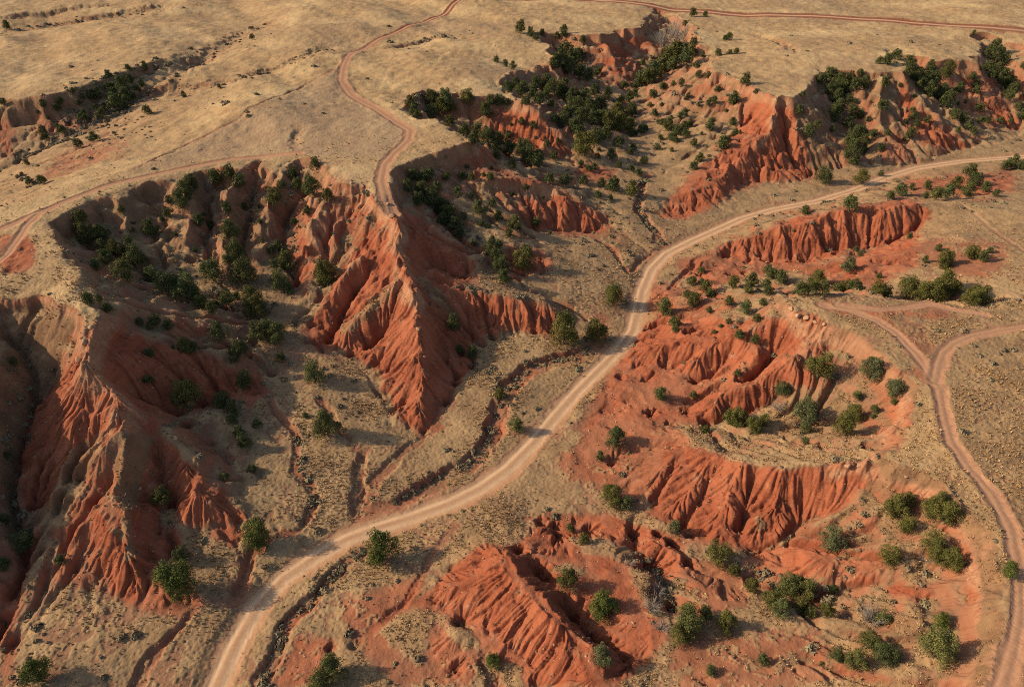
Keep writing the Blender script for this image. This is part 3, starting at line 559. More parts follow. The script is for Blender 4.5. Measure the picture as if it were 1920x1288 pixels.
# ------------------------------------------------------------------ materials
def new_mat(name, rough=0.95, spec=0.1):
    m = bpy.data.materials.new(name); m.use_nodes = True
    b = m.node_tree.nodes['Principled BSDF']; b.inputs['Roughness'].default_value = rough
    b.inputs['Specular IOR Level'].default_value = spec
    return m, m.node_tree.nodes, m.node_tree.links, b
class NT:
    def __init__(s, nodes, links): s.n, s.l = nodes, links
    def node(s, t, **k):
        q = s.n.new(t)
        for a, v in k.items(): setattr(q, a, v)
        return q
    def put(s, sock, v):
        if hasattr(v, 'is_output'): s.l.new(v, sock)
        else: sock.default_value = v
    def noise(s, vec, scale, detail=4, rough=.55, out='Fac'):
        q = s.node('ShaderNodeTexNoise'); s.l.new(vec, q.inputs['Vector']); q.inputs['Scale'].default_value = scale
        q.inputs['Detail'].default_value = detail; q.inputs['Roughness'].default_value = rough; return q.outputs[out]
    def math(s, op, a, b=0.0, c=0.0, clamp=False):
        q = s.node('ShaderNodeMath', operation=op, use_clamp=clamp); s.put(q.inputs[0], a); s.put(q.inputs[1], b); s.put(q.inputs[2], c); return q.outputs[0]
    def rng(s, v, a, b, c=0.0, d=1.0):
        q = s.node('ShaderNodeMapRange'); s.put(q.inputs['Value'], v)
        for i, x in zip(('From Min', 'From Max', 'To Min', 'To Max'), (a, b, c, d)): q.inputs[i].default_value = x
        return q.outputs['Result']
    def mix(s, f, a, b):
        q = s.node('ShaderNodeMix', data_type='RGBA'); s.put(q.inputs['Factor'], f)
        s.put(q.inputs['A'] if False else q.inputs[6], a if hasattr(a, 'is_output') else (*a, 1)); s.put(q.inputs[7], b if hasattr(b, 'is_output') else (*b, 1)); return q.outputs[2]
    def attr(s, name): q = s.node('ShaderNodeAttribute', attribute_name=name); return q.outputs['Fac']

def ground_material():
    m, nodes, links, b = new_mat('ground'); N = NT(nodes, links)
    geo = N.node('ShaderNodeNewGeometry'); pos = geo.outputs['Position']
    cover, road, track, tone = (N.attr(a) for a in ('cover', 'road', 'track', 'tone'))
    nb = N.noise(pos, 0.035, 3); nm = N.noise(pos, 0.25, 5, .6); nf = N.noise(pos, 1.7, 4, .65); nff = N.noise(pos, 6.0, 3, .7)
    sep = N.node('ShaderNodeSeparateXYZ'); links.new(pos, sep.inputs[0])
    reda, cap, across, gully, silt = (N.attr(q) for q in ('red', 'cap', 'across', 'gully', 'silt'))
    # dry grass
    g = N.mix(N.rng(nm, .35, .65), (.275, .175, .096), (.43, .29, .15))
    g = N.mix(N.rng(nf, .4, .7, 0, .6), g, (.38, .25, .135))
    g = N.mix(N.rng(nb, .48, .64, 0, .75), g, (.50, .355, .19))
    g = N.mix(N.rng(N.noise(pos, .016, 4, .6), .52, .66, 0, .5), g, (.27, .18, .115))
    g = N.mix(N.math('MULTIPLY', tone, .6), g, (.30, .205, .135))
    g = N.mix(N.rng(N.noise(pos, .45, 6, .72), .52, .68, 0, .5), g, (.26, .158, .085))
    g = N.mix(N.rng(nff, .60, .76, 0, .22), g, (.17, .12, .07))
    low = N.rng(sep.outputs['Z'], 20, 26, 1, 0)
    g = N.mix(N.math('MULTIPLY', low, .6), g, N.mix(N.rng(nm, .3, .7), (.185, .115, .062), (.355, .222, .118)))
    g = N.mix(N.math('MULTIPLY', low, N.rng(N.noise(pos, .14, 5, .65), .5, .64, 0, .6)), g, (.165, .112, .07))
    g = N.mix(N.rng(N.attr('slope'), .35, .8, 0, .8), g, N.mix(N.rng(nm, .35, .65), (.135, .072, .042), (.215, .122, .068)))
    soil = N.mix(N.rng(nm, .35, .65), (.21, .112, .068), (.31, .165, .097))
    # red earth with pale beds
    zc = N.node('ShaderNodeCombineXYZ')
    warp = N.math('MULTIPLY_ADD', N.noise(pos, .12, 3), 2.5, sep.outputs['Z']); links.new(warp, zc.inputs['Z'])
    st = N.noise(zc.outputs[0], .8, 5, .7)
    r = N.mix(N.rng(st, .36, .64), (.19, .052, .027), (.33, .104, .052))
    r = N.mix(N.rng(N.noise(pos, .11, 5, .6), .42, .66, 0, .75), r, (.37, .13, .068))
    r = N.mix(N.rng(nm, .5, .75, 0, .5), r, (.30, .082, .042))
    r = N.mix(N.rng(nf, .55, .75, 0, .4), r, (.20, .066, .037))
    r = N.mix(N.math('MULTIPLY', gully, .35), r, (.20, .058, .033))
    r = N.mix(N.rng(N.noise(pos, .45, 6, .7), .58, .70, 0, .55), r, (.36, .225, .145))
    r = N.mix(N.rng(nff, .66, .74, 0, .35), r, (.50, .34, .24))
    r = N.mix(N.math('MULTIPLY', silt, N.rng(N.noise(pos, .22, 5, .65), .40, .64, .05, .6)), r, (.39, .165, .095))
    r = N.mix(N.math('MULTIPLY', cap, .8), r, N.mix(N.rng(nf, .35, .65), (.30, .15, .085), (.44, .27, .165)))
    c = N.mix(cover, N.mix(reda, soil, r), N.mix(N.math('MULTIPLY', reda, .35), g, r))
    d = N.mix(N.rng(nf, .3, .7), (.40, .235, .135), (.48, .30, .178))
    rut = N.math('MULTIPLY', N.rng(N.math('ABSOLUTE', N.math('SUBTRACT', across, .2)), .03, .13, 1, 0), N.rng(nm, .3, .6, .4, 1))
    d = N.mix(N.math('MULTIPLY', N.rng(across, .02, .12, 1, 0), N.rng(nm, .35, .6)), d, (.38, .205, .12))
    d = N.mix(N.math('MULTIPLY', rut, .8), d, (.62, .41, .255))
    d = N.mix(N.rng(across, .33, .5, 0, .7), d, (.36, .17, .095))
    d = N.mix(N.rng(N.noise(pos, .8, 5, .7), .56, .7, 0, .5), d, (.35, .185, .11))
    t = N.mix(N.rng(nf, .3, .7), (.31, .155, .092), (.41, .225, .135))
    t = N.mix(N.math('MULTIPLY', rut, .55), t, (.46, .26, .16))
    t = N.mix(N.math('MULTIPLY', N.rng(across, .02, .14, 1, 0), N.rng(nm, .4, .6)), t, (.31, .20, .12))
    t = N.mix(N.rng(sep.outputs['Y'], 330, 400, 0, .85), t, N.mix(N.rng(across, .06, .2), (.55, .34, .21), (.20, .062, .034)))
    c = N.mix(N.rng(N.math('MULTIPLY_ADD', N.math('SUBTRACT', nf, .5), .8, track), .2, .7), c, t)
    c = N.mix(N.rng(N.math('MULTIPLY_ADD', N.math('SUBTRACT', nf, .5), .5, road), .25, .65), c, d)
    links.new(c, b.inputs['Base Color'])
    bump = N.node('ShaderNodeBump'); bump.inputs['Strength'].default_value = .42; bump.inputs['Distance'].default_value = .35
    grain = N.math('MULTIPLY', N.math('ADD', nf, N.math('MULTIPLY', nff, .5)), N.math('SUBTRACT', 1.0, N.math('MULTIPLY', N.math('MAXIMUM', road, track), .8)))
    links.new(grain, bump.inputs['Height']); links.new(bump.outputs[0], b.inputs['Normal'])
    return m
GROUND = ground_material()
for k, (name) in enumerate(('terrain', 'dirt_road', 'dirt_track')):
    f = quads[kind == k]
    uq, inv = np.unique(f, return_inverse=True)
    me = mesh_from(name, co[uq], inv.reshape(f.shape), {n: a.ravel()[uq] for n, a in attrs.items()}, GROUND)
    o = bpy.data.objects.new(name, me); scene.collection.objects.link(o); o['kind'] = 'structure'
    o['label'] = ('red and straw coloured badlands ground of ridges and gullies', 'pale dirt road winding through the valley floor', 'narrow reddish dirt tracks across the grassy tops')[k]
print('ground', time.time()-T0)
# ------------------------------------------------------------------ dry grass and low scrub: ground cover
def leaf_material(name, ramp, rough=.85, objcol=False):
    m, nodes, links, b = new_mat(name, rough, .12); N = NT(nodes, links)
    s = N.attr('shade'); c = N.mix(s, ramp[0], ramp[1])
    if len(ramp) > 2: c = N.mix(N.rng(s, .75, 1), c, ramp[2])
    if objcol:
        oi = N.node('ShaderNodeObjectInfo'); q = N.node('ShaderNodeMix', data_type='RGBA', blend_type='MULTIPLY'); q.inputs['Factor'].default_value = 1
        links.new(c, q.inputs[6]); links.new(oi.outputs['Color'], q.inputs[7]); c = q.outputs[2]
    links.new(c, b.inputs['Base Color'])
    return m
def link(name, me, parent=None):
    o = bpy.data.objects.new(name, me); scene.collection.objects.link(o)
    if parent is not None: o.parent = parent
    return o
dist = np.hypot(np.hypot(MX, MY), CAM_H-MZ)
def height(x, y): return bilin(base, (np.asarray(x, float)-X0)/G, (np.asarray(y, float)-Y0)/G)
cellw = half[:-1, None]*(u[1:]-u[:-1])[None, :]*(rows[1:]-rows[:-1])[:, None]
inview = (np.abs(PXv-CX) < 1250) & (PYv > -30) & (PYv < 1500) & (MY > 20)
def scatter(n, wgt, jitter=True):
    p = (wgt/wgt.sum()).ravel(); k = rng.choice(p.size, n, p=p); i, j = np.divmod(k, NU-1)
    fx, fy = rng.random(n), rng.random(n)
    def lerp(A): return (A[i, j]*(1-fx)+A[i, j+1]*fx)*(1-fy)+(A[i+1, j]*(1-fx)+A[i+1, j+1]*fx)*fy
    return lerp(MX), lerp(MY), lerp(MZ), lerp(dist)
sub = (slice(None, -1), slice(None, -1))
wg = cellw*inview[sub]*(0.03+np.clip(cover*dens, 0, 1)*sstep(-.25, .35, fbm(MX, MY, 9, 3, 421)))[sub]*(1-rt[sub])*np.clip(150/dist[sub], 0, 1.6)**2*(1-sstep(120, 260, dist[sub]))*(1-.5*top[sub])
NG = 60000
gx_, gy_, gz_, gd_ = scatter(NG, wg)
NB = 6
ang = rng.random((NG, NB))*2*np.pi; sc = (0.16+.42*rng.random((NG, 1))**2.5)*np.clip(gd_/140, .8, 1.8)[:, None]
lean = rng.random((NG, NB))*.7+.15; wd = sc*(.16+.1*rng.random((NG, NB)))
ca, sa = np.cos(ang), np.sin(ang); hx = sc*(.45+.4*rng.random((NG, NB)))
bx_ = gx_[:, None]+ca*sc*.12; by_ = gy_[:, None]+sa*sc*.12; bz_ = gz_[:, None]-.03+0*ca
tri = np.stack([np.stack([bx_-sa*wd, by_+ca*wd, bz_], -1), np.stack([bx_+sa*wd, by_-ca*wd, bz_], -1), np.stack([bx_+ca*hx*lean, by_+sa*hx*lean, bz_+hx], -1)], 2)
shade = np.repeat(np.clip(.5+.6*noise(gx_, gy_, 5, 401)+.25*rng.standard_normal(NG), 0, 1), NB*3)
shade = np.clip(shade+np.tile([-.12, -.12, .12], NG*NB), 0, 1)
me = mesh_from('dry_grass', tri.reshape(-1, 3), np.arange(NG*NB*3).reshape(-1, 3), {'shade': shade}, leaf_material('straw', [(.33, .20, .105), (.46, .295, .15), (.54, .36, .19)]), False)
o = link('dry_grass', me); o['kind'] = 'stuff'; o['label'] = 'straw coloured dry grass tufts covering the slopes and flats'
wb = cellw*inview[sub]*(dist[sub] < 420)*(1-rt[sub])*(.12+np.clip(dens, .0, .8)[sub])*(sstep(.05, .5, fbm(MX, MY, 16, 3, 411))+.12)[sub]*(1-.93*top[sub])*np.clip(170/dist[sub], .3, 1.2)
sx_, sy_, sz_, sd_ = scatter(2300, wb)
BRUSH = [([(0,66),(60,54),(110,48),(200,34),(330,16)],6,60),([(265,188),(320,152),(390,100),(460,64),(500,50)],6,70),([(290,175),(350,168),(450,149),(540,121),(630,94)],4.5,50),([(100,215),(160,190),(230,160),(300,125)],7,150),([(700,78),(760,84),(880,62)],3,30),
 ([(40,300),(130,262),(200,225),(262,188)],5,120),([(130,250),(190,210),(250,175)],5,90),([(760,195),(790,185),(830,180)],5,60),([(1240,35),(1262,62),(1270,96),(1225,140),(1190,172)],6,160),([(1040,85),(1080,118),(1120,150)],6,90),
 ([(1130,600),(1090,664),(1040,676),(990,688),(962,715),(945,752),(920,796),(912,842)],1.6,120),([(912,842),(878,873),(800,908),(740,945)],1.2,70),([(560,812),(568,880),(590,940),(560,985)],1.2,60),([(1250,466),(1230,436),(1206,410),(1194,380),(1212,330)],1.6,90),
 ([(690,1022),(633,1078),(580,1128),(540,1170),(515,1232),(495,1290)],1.1,100),([(600,1030),(560,1060),(520,1100),(480,1150),(440,1210),(405,1280)],1.2,70),([(1215,560),(1230,510),(1265,478),(1330,446),(1400,415),(1480,398),(1600,372),(1680,340)],1.5,120),
 ([(150,440),(240,495),(330,535),(400,560),(480,590)],6,170),([(470,330),(465,400),(455,470)],4,60),([(560,320),(555,400),(548,480)],4,60),([(770,350),(830,412),(880,452),(930,492)],5,90),([(1200,1040),(1235,1090),(1260,1140)],1.6,50),([(1380,1060),(1440,1085),(1520,1125),(1600,1140)],2,60),
 ([(1540,150),(1570,190),(1580,225),(1602,275)],4,70),([(1700,130),(1760,185),(1800,230)],4,60),([(1860,90),(1885,130),(1910,175)],4,60),([(30,640),(60,720),(50,790),(35,860),(30,930),(42,1005)],2.4,110),([(1480,540),(1560,552),(1650,558),(1750,554)],3,70),([(840,530),(900,545),(960,555),(1020,565)],1.2,40),([(880,680),(910,700),(940,735)],2,40)]
ex = []
for pts, wid, n in BRUSH:
    q = resample([hit(*p) for p in pts], .5); i_ = rng.integers(0, len(q), n); ex.append(q[i_, :2]+rng.standard_normal((n, 2))*wid*.5)
ex = np.concatenate(ex); ex = ex[bilin(roadm+trackm, (ex[:, 0]-X0)/G, (ex[:, 1]-Y0)/G) < .02]; sx_ = np.concatenate([sx_, ex[:, 0]]); sy_ = np.concatenate([sy_, ex[:, 1]]); sz_ = np.concatenate([sz_, height(ex[:, 0], ex[:, 1])]); NS = len(sx_)
NLF = 60
dirs = rng.standard_normal((NS, NLF, 3)); dirs /= np.linalg.norm(dirs, axis=-1, keepdims=True); dirs[..., 2] = np.abs(dirs[..., 2])
R = ((.18+.75*rng.random(NS)**3)*np.where(np.arange(NS) < 2300, 1, 1.1)*np.clip(sy_/170, 1, 1.7))[:, None, None]*np.array([1, 1, .62])
cen = np.stack([sx_, sy_, sz_], -1)[:, None]+dirs*R*(.45+.55*rng.random((NS, NLF, 1)))
def leaf_quads(cen, nrm, size, shade):
    n = len(cen); up = rng.standard_normal((n, 3)); a = np.cross(nrm, up); a /= np.linalg.norm(a, axis=1, keepdims=True)+1e-9; b = np.cross(nrm, a)
    s = size[:, None]; q = np.stack([cen-a*s*.6-b*s, cen+a*s*.6-b*s*.7, cen+a*s*.45+b*s, cen-a*s*.5+b*s*.8], 1)
    return q.reshape(-1, 3), np.arange(n*4).reshape(-1, 4), np.repeat(shade, 4)
nr_ = dirs+rng.standard_normal(dirs.shape)*.5
q, f, sh = leaf_quads(cen.reshape(-1, 3), nr_.reshape(-1, 3), (np.repeat(R[:, 0, 0], NLF)*.26+.03), np.clip(np.repeat(rng.random(NS), NLF)*.7+.3*rng.random(NS*NLF), 0, 1))
me = mesh_from('low_scrub', q, f, {'shade': sh}, leaf_material('scrub', [(.16, .12, .08), (.27, .21, .13), (.19, .19, .105)]), False)
o = link('low_scrub', me); o['kind'] = 'stuff'; o['label'] = 'low grey and olive scrub bushes dotted over the slopes'
print('cover', time.time()-T0)

# ------------------------------------------------------------------ junipers
def tube(path, rad, n=6):
    path = np.array(path, float); V, F = [], []
    for k, p in enumerate(path):
        d = path[min(k+1, len(path)-1)]-path[max(k-1, 0)]; d /= np.linalg.norm(d)+1e-9
        a = np.cross(d, [.3, .9, .1]); a /= np.linalg.norm(a)+1e-9; b = np.cross(d, a)
        for j in range(n): t = 2*np.pi*j/n; V.append(p+rad[k]*(a*math.cos(t)+b*math.sin(t)))
    for k in range(len(path)-1):
        for j in range(n): F.append((k*n+j, k*n+(j+1) % n, (k+1)*n+(j+1) % n, (k+1)*n+j))
    return np.array(V), np.array(F)
def join(parts):
    V, F, o = [], [], 0
    for v, f in parts: V.append(v); F.append(f+o); o += len(v)
    return np.concatenate(V), np.concatenate(F)
JUNI = leaf_material('juniper_foliage', [(.048, .058, .024), (.10, .112, .040), (.18, .172, .062)], objcol=True)
BARK, bn, bl, bb = new_mat('bark'); NTb = NT(bn, bl); tc = NTb.node('ShaderNodeTexCoord')
bl.new(NTb.mix(NTb.noise(tc.outputs['Object'], 9), (.12, .08, .055), (.24, .18, .13)), bb.inputs['Base Color'])
def crown_mesh(seed, kind, leaves):
    g = np.random.default_rng(seed); blobs = []
    nb = 26+int(g.integers(12))
    if kind == 'cone': prof = lambda z: .5*np.sqrt(max(0, 1-z**1.5))*(.7+.3*(z > .15))+.05
    elif kind == 'round': prof = lambda z: .5*math.sqrt(max(0.02, 1-((z-.42)/.6)**2))
    else: prof = lambda z: .5*math.sqrt(max(0.02, 1-((z-.36)/.66)**2))*(.8+.35*math.sin(z*9+seed))
    for k in range(nb):
        z = .12+.78*g.random()**.9; r = prof(z); a = g.random()*2*np.pi; rr = r*(.35+.5*math.sqrt(g.random()))
        blobs.append((rr*math.cos(a), rr*math.sin(a), z, (.11+.09*g.random())*(1.2 if z < .5 else .95)))
    for k in range(6): blobs.append((.07*g.standard_normal(), .07*g.standard_normal(), .22+.11*k, .22))
    if kind == 'ragged':
        for k in range(7): a = g.random()*2*np.pi; r_ = .3+.18*g.random(); blobs.append((r_*math.cos(a), r_*math.sin(a), .12+.6*g.random(), .08+.07*g.random()))
        for k in range(3): blobs.append((.12*g.standard_normal(), .12*g.standard_normal(), .9+.08*g.random(), .08))
    B = np.array(blobs); w = B[:, 3]**2; pick = g.choice(len(B), leaves, p=w/w.sum())
    d = g.standard_normal((leaves, 3)); d /= np.linalg.norm(d, axis=1, keepdims=True); d[:, 2] = np.where(d[:, 2] < -.5, -d[:, 2], d[:, 2])
    rad = B[pick, 3]*(.62+.42*g.random(leaves)**.6); cen = B[pick, :3]+d*rad[:, None]*np.array([1, 1, 1.12])
    cen[:, 2] = np.maximum(cen[:, 2], .015)
    size = (1.25/math.sqrt(leaves))*(.7+.6*g.random(leaves))
    sh = np.clip(.25+.5*np.repeat(g.random(len(B))[None], 1, 0)[0][pick]+.3*g.standard_normal(leaves)*.6+.15*d[:, 2], 0, 1)
    q, f, s4 = leaf_quads(cen, d+g.standard_normal(d.shape)*.55, size, sh)
    return mesh_from('juniper_crown', q, f, {'shade': s4}, JUNI, False)
def trunk_mesh(seed):
    g = np.random.default_rng(seed); parts = [tube([(0, 0, -.12), (.01, 0, .05), (.02*g.standard_normal(), .02*g.standard_normal(), .3), (.04*g.standard_normal(), .03*g.standard_normal(), .8)], [.06, .045, .03, .008])]
    for k in range(6):
        a = g.random()*6.3; z = .06+.4*g.random()
        parts.append(tube([(0, 0, z), (.14*math.cos(a), .14*math.sin(a), z+.09), (.36*math.cos(a), .36*math.sin(a), z+.22+.1*g.random())], [.026, .018, .006], 5))
    v, f = join(parts); return mesh_from('juniper_trunk', v, f, {}, BARK)
KINDS = ['ragged', 'cone', 'round', 'cone', 'round', 'cone', 'round', 'ragged']
near_crowns = [crown_mesh(500+k, KINDS[k], 7000) for k in range(8)]
far_crowns = [crown_mesh(600+k, KINDS[k], 2400) for k in range(8)]
trunks = [trunk_mesh(700+k) for k in range(4)]

TT = np.linspace(40, 620, 3200)
def first_below(px, py, lift):
    d = unproj(px, py, 0.0)-np.array([0, 0, CAM_H]); d /= np.linalg.norm(d)
    P = np.array([0, 0, CAM_H])+TT[:, None]*d
    b = P[:, 2]-height(P[:, 0], P[:, 1]) < lift
    k = int(np.argmax(b)) if b.any() else len(TT)-1
    return P[k]
def place(px, py, w, zhint=None, ratio=1.0):
    H = w/FPX*150*ratio
    for _ in range(4):
        p = unproj(px, py, zhint+H*.45) if zhint is not None else first_below(px, py, H*.45)
        dep = p[1]*CP+(CAM_H-p[2])*SP; W = w/FPX*dep; H = W*ratio
    return p[0], p[1], float(height(p[0], p[1])), W, H
ntree = 0; MASS = []; WMIN = None
def tree(px, py, w, label, group, zhint=None, tint=None, kind=None):
    global ntree
    k = ntree; ntree += 1
    g = np.random.default_rng(9000+k); ratio = .95+.28*g.random()
    x, y, z, W, H = place(px, py, w*1.04, zhint, ratio)
    if w < WMIN:
        MASS.append((x, y, z, W, H, k)); return
    root = bpy.data.objects.new('juniper_tree', None); scene.collection.objects.link(root); root.empty_display_size = .5
    root.location = (x, y, z-.05); root.rotation_euler = (0, 0, g.random()*6.28); root.scale = (W, W*(.9+.2*g.random()), H)
    root['label'] = label; root['category'] = 'tree'; root['group'] = group
    v = int(g.integers(8)) if kind is None else kind
    c = link('crown', (near_crowns if w >= 26 and y < 330 else far_crowns)[v], root)
    t = link('trunk', trunks[k % 4], root)
    if tint is None:
        b = .8+.45*g.random(); wr = g.random(); tint = (b*(.9+.3*wr), b, b*(1.05-.25*wr))
    c.color = (*tint, 1)
    return root
OLIVE, GREY, DARK, BRIGHT = (1.2, 1.05, .8), (1.25, 1.2, 1.5), (.8, .83, .82), (1.0, 1.1, .75)
ORD = 'first second third fourth fifth sixth seventh eighth ninth tenth eleventh twelfth thirteenth fourteenth fifteenth sixteenth'.split()
SINGLE = [
 (327,1088,70,'large round bright green juniper below the dark red spur, biggest tree lower left',None,BRIGHT),
 (338,1040,28,'small dark juniper close behind the big round juniper below the left spur',None,DARK),
 (478,1003,50,'upright juniper left of the dirt road where the side wash meets it',None,BRIGHT),
 (713,1028,60,'round juniper standing alone on the right verge of the road bend',None,BRIGHT),
 (305,932,36,'juniper perched on the dark red face of the lower left spur'),
 (45,1012,42,'shaded juniper in the gully at the left edge of the frame'),
 (113,1050,20,'little juniper on the grassy slope left of the red spur toe'),
 (67,1262,50,'round juniper in the bottom left corner of the photo',None,BRIGHT),
 (10,975,20,'small dark shrub cut by the left edge above the gully',None,DARK), (8,1060,26,'dark low juniper cut by the left edge below the gully bend',None,DARK),
 (14,856,14,'tiny dark juniper on the shaded hollow at the left edge',None,DARK), (26,678,16,'small dark juniper high in the shaded hollow on the far left',None,DARK),
 (612,798,48,'round juniper alone on the flat left of the central butte toe'),
 (588,700,38,'juniper at the head of the small wash left of the butte'),
 (458,828,26,'small juniper on the grey slope above the thin side wash',None,DARK), (458,712,30,'dark juniper beside the pale pink wash bed left of centre'),
 (348,742,50,'large dark juniper at the foot of the shaded red face'),
 (525,670,18,'small bush on the bare hump left of the butte'),
 (348,647,28,'juniper on the rim of the shaded red face, left bowl'),
 (410,623,32,'low juniper on the pale ledge at the edge of the left bowl',None,DARK), (448,656,32,'dark juniper just below the ledge at the edge of the left bowl',None,DARK),
 (612,513,42,'olive juniper on the sunlit left flank of the butte',None,OLIVE),
 (850,607,26,'juniper in the gully between butte and fluted red cliff'), (862,655,16,'small bush below the gully juniper right of the butte'), (885,662,22,'low juniper at the gully mouth under the fluted red cliff',None,DARK),
 (968,798,28,'small juniper on the grass strip between road and creek'), (937,738,22,'olive bush on the creek bank above the road',None,OLIVE),
 (1150,555,40,'round juniper left of the road where it narrows in mid valley',None,OLIVE), (1058,622,54,'large bright olive juniper at the end of the fluted cliff',None,OLIVE), (1118,622,40,'juniper beside the road casting its shade across it',None,OLIVE),
 (980,487,38,'round dark juniper on the bare red flat under the central gully trees'),
 (965,418,26,'juniper on the grey spur right of the shaded gully trees'), (898,390,26,'lone dark juniper on the grey spur east of the butte'), (935,405,18,'smaller juniper right beside the lone one on the grey spur'), (865,330,14,'small bush high on the dark slope below the plateau edge'), (883,332,14,'second small bush high on the dark slope, the right one'), (955,437,14,'little bush under the juniper on the grey spur'),
 (875,183,26,'round juniper on the plateau lip above the fluted red cliff'), (912,208,28,'pale juniper against the left end of the fluted red cliff'), (1148,290,20,'small round juniper alone on the canyon floor terrace'), (1160,267,20,'low juniper on the canyon floor above the terrace'), (1140,174,16,'small juniper at the foot of the dark pyramid hill'),
 (1097,272,42,'bright olive juniper mid canyon below the fluted cliff',None,OLIVE),
 (1545,330,28,'larger of two junipers on the grass beside the far road'), (1615,333,26,'upright juniper touching the far road verge, right of its twin'), (1652,326,10,'tiny bush on the verge of the far road'), 
 (1820,320,24,'round juniper on the grass just below the far road, right'),
 (1595,383,24,'juniper just behind the long red bank by the road'), (1510,395,18,'low bush behind the left part of the long red bank',None,DARK),
 (1706,443,12,'tiny juniper on the slope right of the long red bank'), (1590,498,28,'grey green juniper under the long fluted red bank',None,GREY), (1735,487,12,'tiny bush left of the pair on the tan slope'), (1648,518,12,'tiny round bush on the red wash slope'),
 (1368,566,18,'small bush on the slope above the red mound'), (1398,578,26,'round dark juniper on the tan spur left of the mesa'), (1330,582,12,'tiny bush on the grass left of the round dark juniper'), (1245,577,30,'flat dark juniper beside the road bend opposite the lone tree'), (1265,605,20,'low bush above the red mound by the road'),
 (1538,688,46,'tall olive juniper on the mesa slope, its shade to the right',None,OLIVE), (1635,693,42,'grey green juniper on the slope below the mesa track',None,GREY), (1677,730,38,'grey green juniper near the track fork on the mesa edge',None,GREY), (1608,742,18,'small pale green shrub on the mesa slope',None,GREY), (1468,730,26,'juniper at the head of the red gully below the mesa'), (1510,775,46,'round grey green juniper in the middle of the mesa slope',None,GREY), (1602,776,34,'upper half of the paired junipers on the tan slope',None,OLIVE), (1586,797,38,'lower of the paired junipers on the tan slope',None,OLIVE), (1640,768,16,'faint pale green shrub right of the paired junipers',None,GREY),
 (1322,806,20,'small juniper under the red ridge at the grass ledge'), (1240,740,28,'upright juniper alone on bare red ground right of the road'), (1300,740,14,'grey green bush in the gully right of the lone red ground juniper',None,GREY), (1510,827,14,'small bush on the tan grass ledge above the fluted bowl'),
 (1155,822,38,'round juniper on speckled red ground left of the fluted bowl'), (1125,855,18,'small bush below the round juniper left of the fluted bowl'),
 (1148,930,40,'larger juniper of the clump at the foot of the fluted bowl',None,OLIVE), (1175,945,24,'smaller juniper tucked right of the clump below the bowl'), (1138,916,16,'dark small bush at the back of the clump below the bowl',None,DARK),
 (1563,1012,46,'round juniper on the slope right of the fluted red bowl',None,GREY), (1668,1040,36,'narrow juniper between the round one and the rim trees',None,OLIVE), (1892,1068,30,'light green bush beside the rim track at the right edge',None,BRIGHT),
 (1350,1038,42,'dark juniper at the toe of the fluted red bowl'), (1376,1070,22,'small juniper in the hollow under the bowl toe'), (1265,988,24,'grey green shrub on the red slope left of the bowl toe',None,GREY),
 (1292,1165,60,'large juniper at the bottom by the dark ravine'), (1274,1192,36,'juniper leaning in front of the large ravine juniper'), (1322,1150,28,'small juniper behind the large ravine juniper'), (1365,1167,38,'round juniper right of the ravine junipers',None,OLIVE),
 (1765,1165,30,'small bright round juniper on tan grass with clear shade',None,BRIGHT), (1760,1212,64,'wide grey olive juniper in the lower right corner area',None,(1.6,1.45,1.3)),
 (1135,1135,52,'rounded juniper beside the dark pits of the red dome',None,BRIGHT), (1065,1087,40,'dark green juniper on the lip of the upper dark pit'), (1127,1230,40,'pale grey green juniper below the dark pits',None,GREY), (925,1240,30,'small bright juniper left of the red dome foot',None,BRIGHT),
 (622,1256,50,'juniper at the bottom edge right of the road ditch'), (598,1280,46,'juniper cut by the bottom edge, in front of its neighbour'),
 (1070,990,16,'small olive bush on the red swale above the dome',None,OLIVE), (1095,1010,20,'low olive bush on the grassy hump above the dome',None,OLIVE),
 (344,178,11,'tiny juniper on the bright grassy spur of the far left plain'), (411,162,8,'speck of a bush at the tip of the grassy spur'), (472,70,10,'tiny bush alone in the far plain draw'), (187,214,18,'low juniper on the near side of the far left draw'), (275,207,16,'dark juniper where the two far draws meet'), (176,258,18,'juniper at the top of the red scar, far left'), (146,270,16,'pale topped juniper beside the far left red scar'), (12,48,14,'dark tree at the left edge of the far plain',None,DARK),
 (1057,62,18,'tall juniper alone at the plateau edge near the canyon head'), (1092,75,12,'tiny bush at the lip of the canyon head'), (1300,25,14,'left of two trees beside the far plateau road'), (1323,27,10,'right of two trees beside the far plateau road'), (1826,62,7,'speck of a tree on the far right plateau road'),
 (1376,185,22,'round juniper on the pale slope left of the tall red cliff'), (1355,270,24,'juniper on the grassy flank below the tall red cliff'), (1332,235,20,'low juniper midway down the flank of the tall red cliff'), (1312,297,18,'small juniper low on the flank, above the red toe'), (1398,150,18,'juniper at the notch in the caprock left of the cliff'), (1517,245,22,'juniper on the grey rib right of the tall red cliff'), (1500,207,16,'small olive juniper high on the grey rib by the cliff'), (1562,242,12,'tiny bush between the cliff rib and the wooded draw'), (1417,172,9,'tiny bush at the rim just left of the red cliff top'), (1778,132,26,'juniper on the slope above the right wooded draw'), (1745,125,18,'small juniper at the top of the right slope'), (1800,165,18,'pale juniper on the red shoulder right of the draw',None,OLIVE), (1830,157,15,'small dark juniper on the upper red shoulder'), (1655,198,18,'dark juniper on the grassy rib between two red faces'), (1660,155,18,'dark bush near the top of the same grassy rib'), (1708,250,18,'low bush at the foot of the right red faces'), (1918,125,12,'small tree on the rim at the right edge'),
]
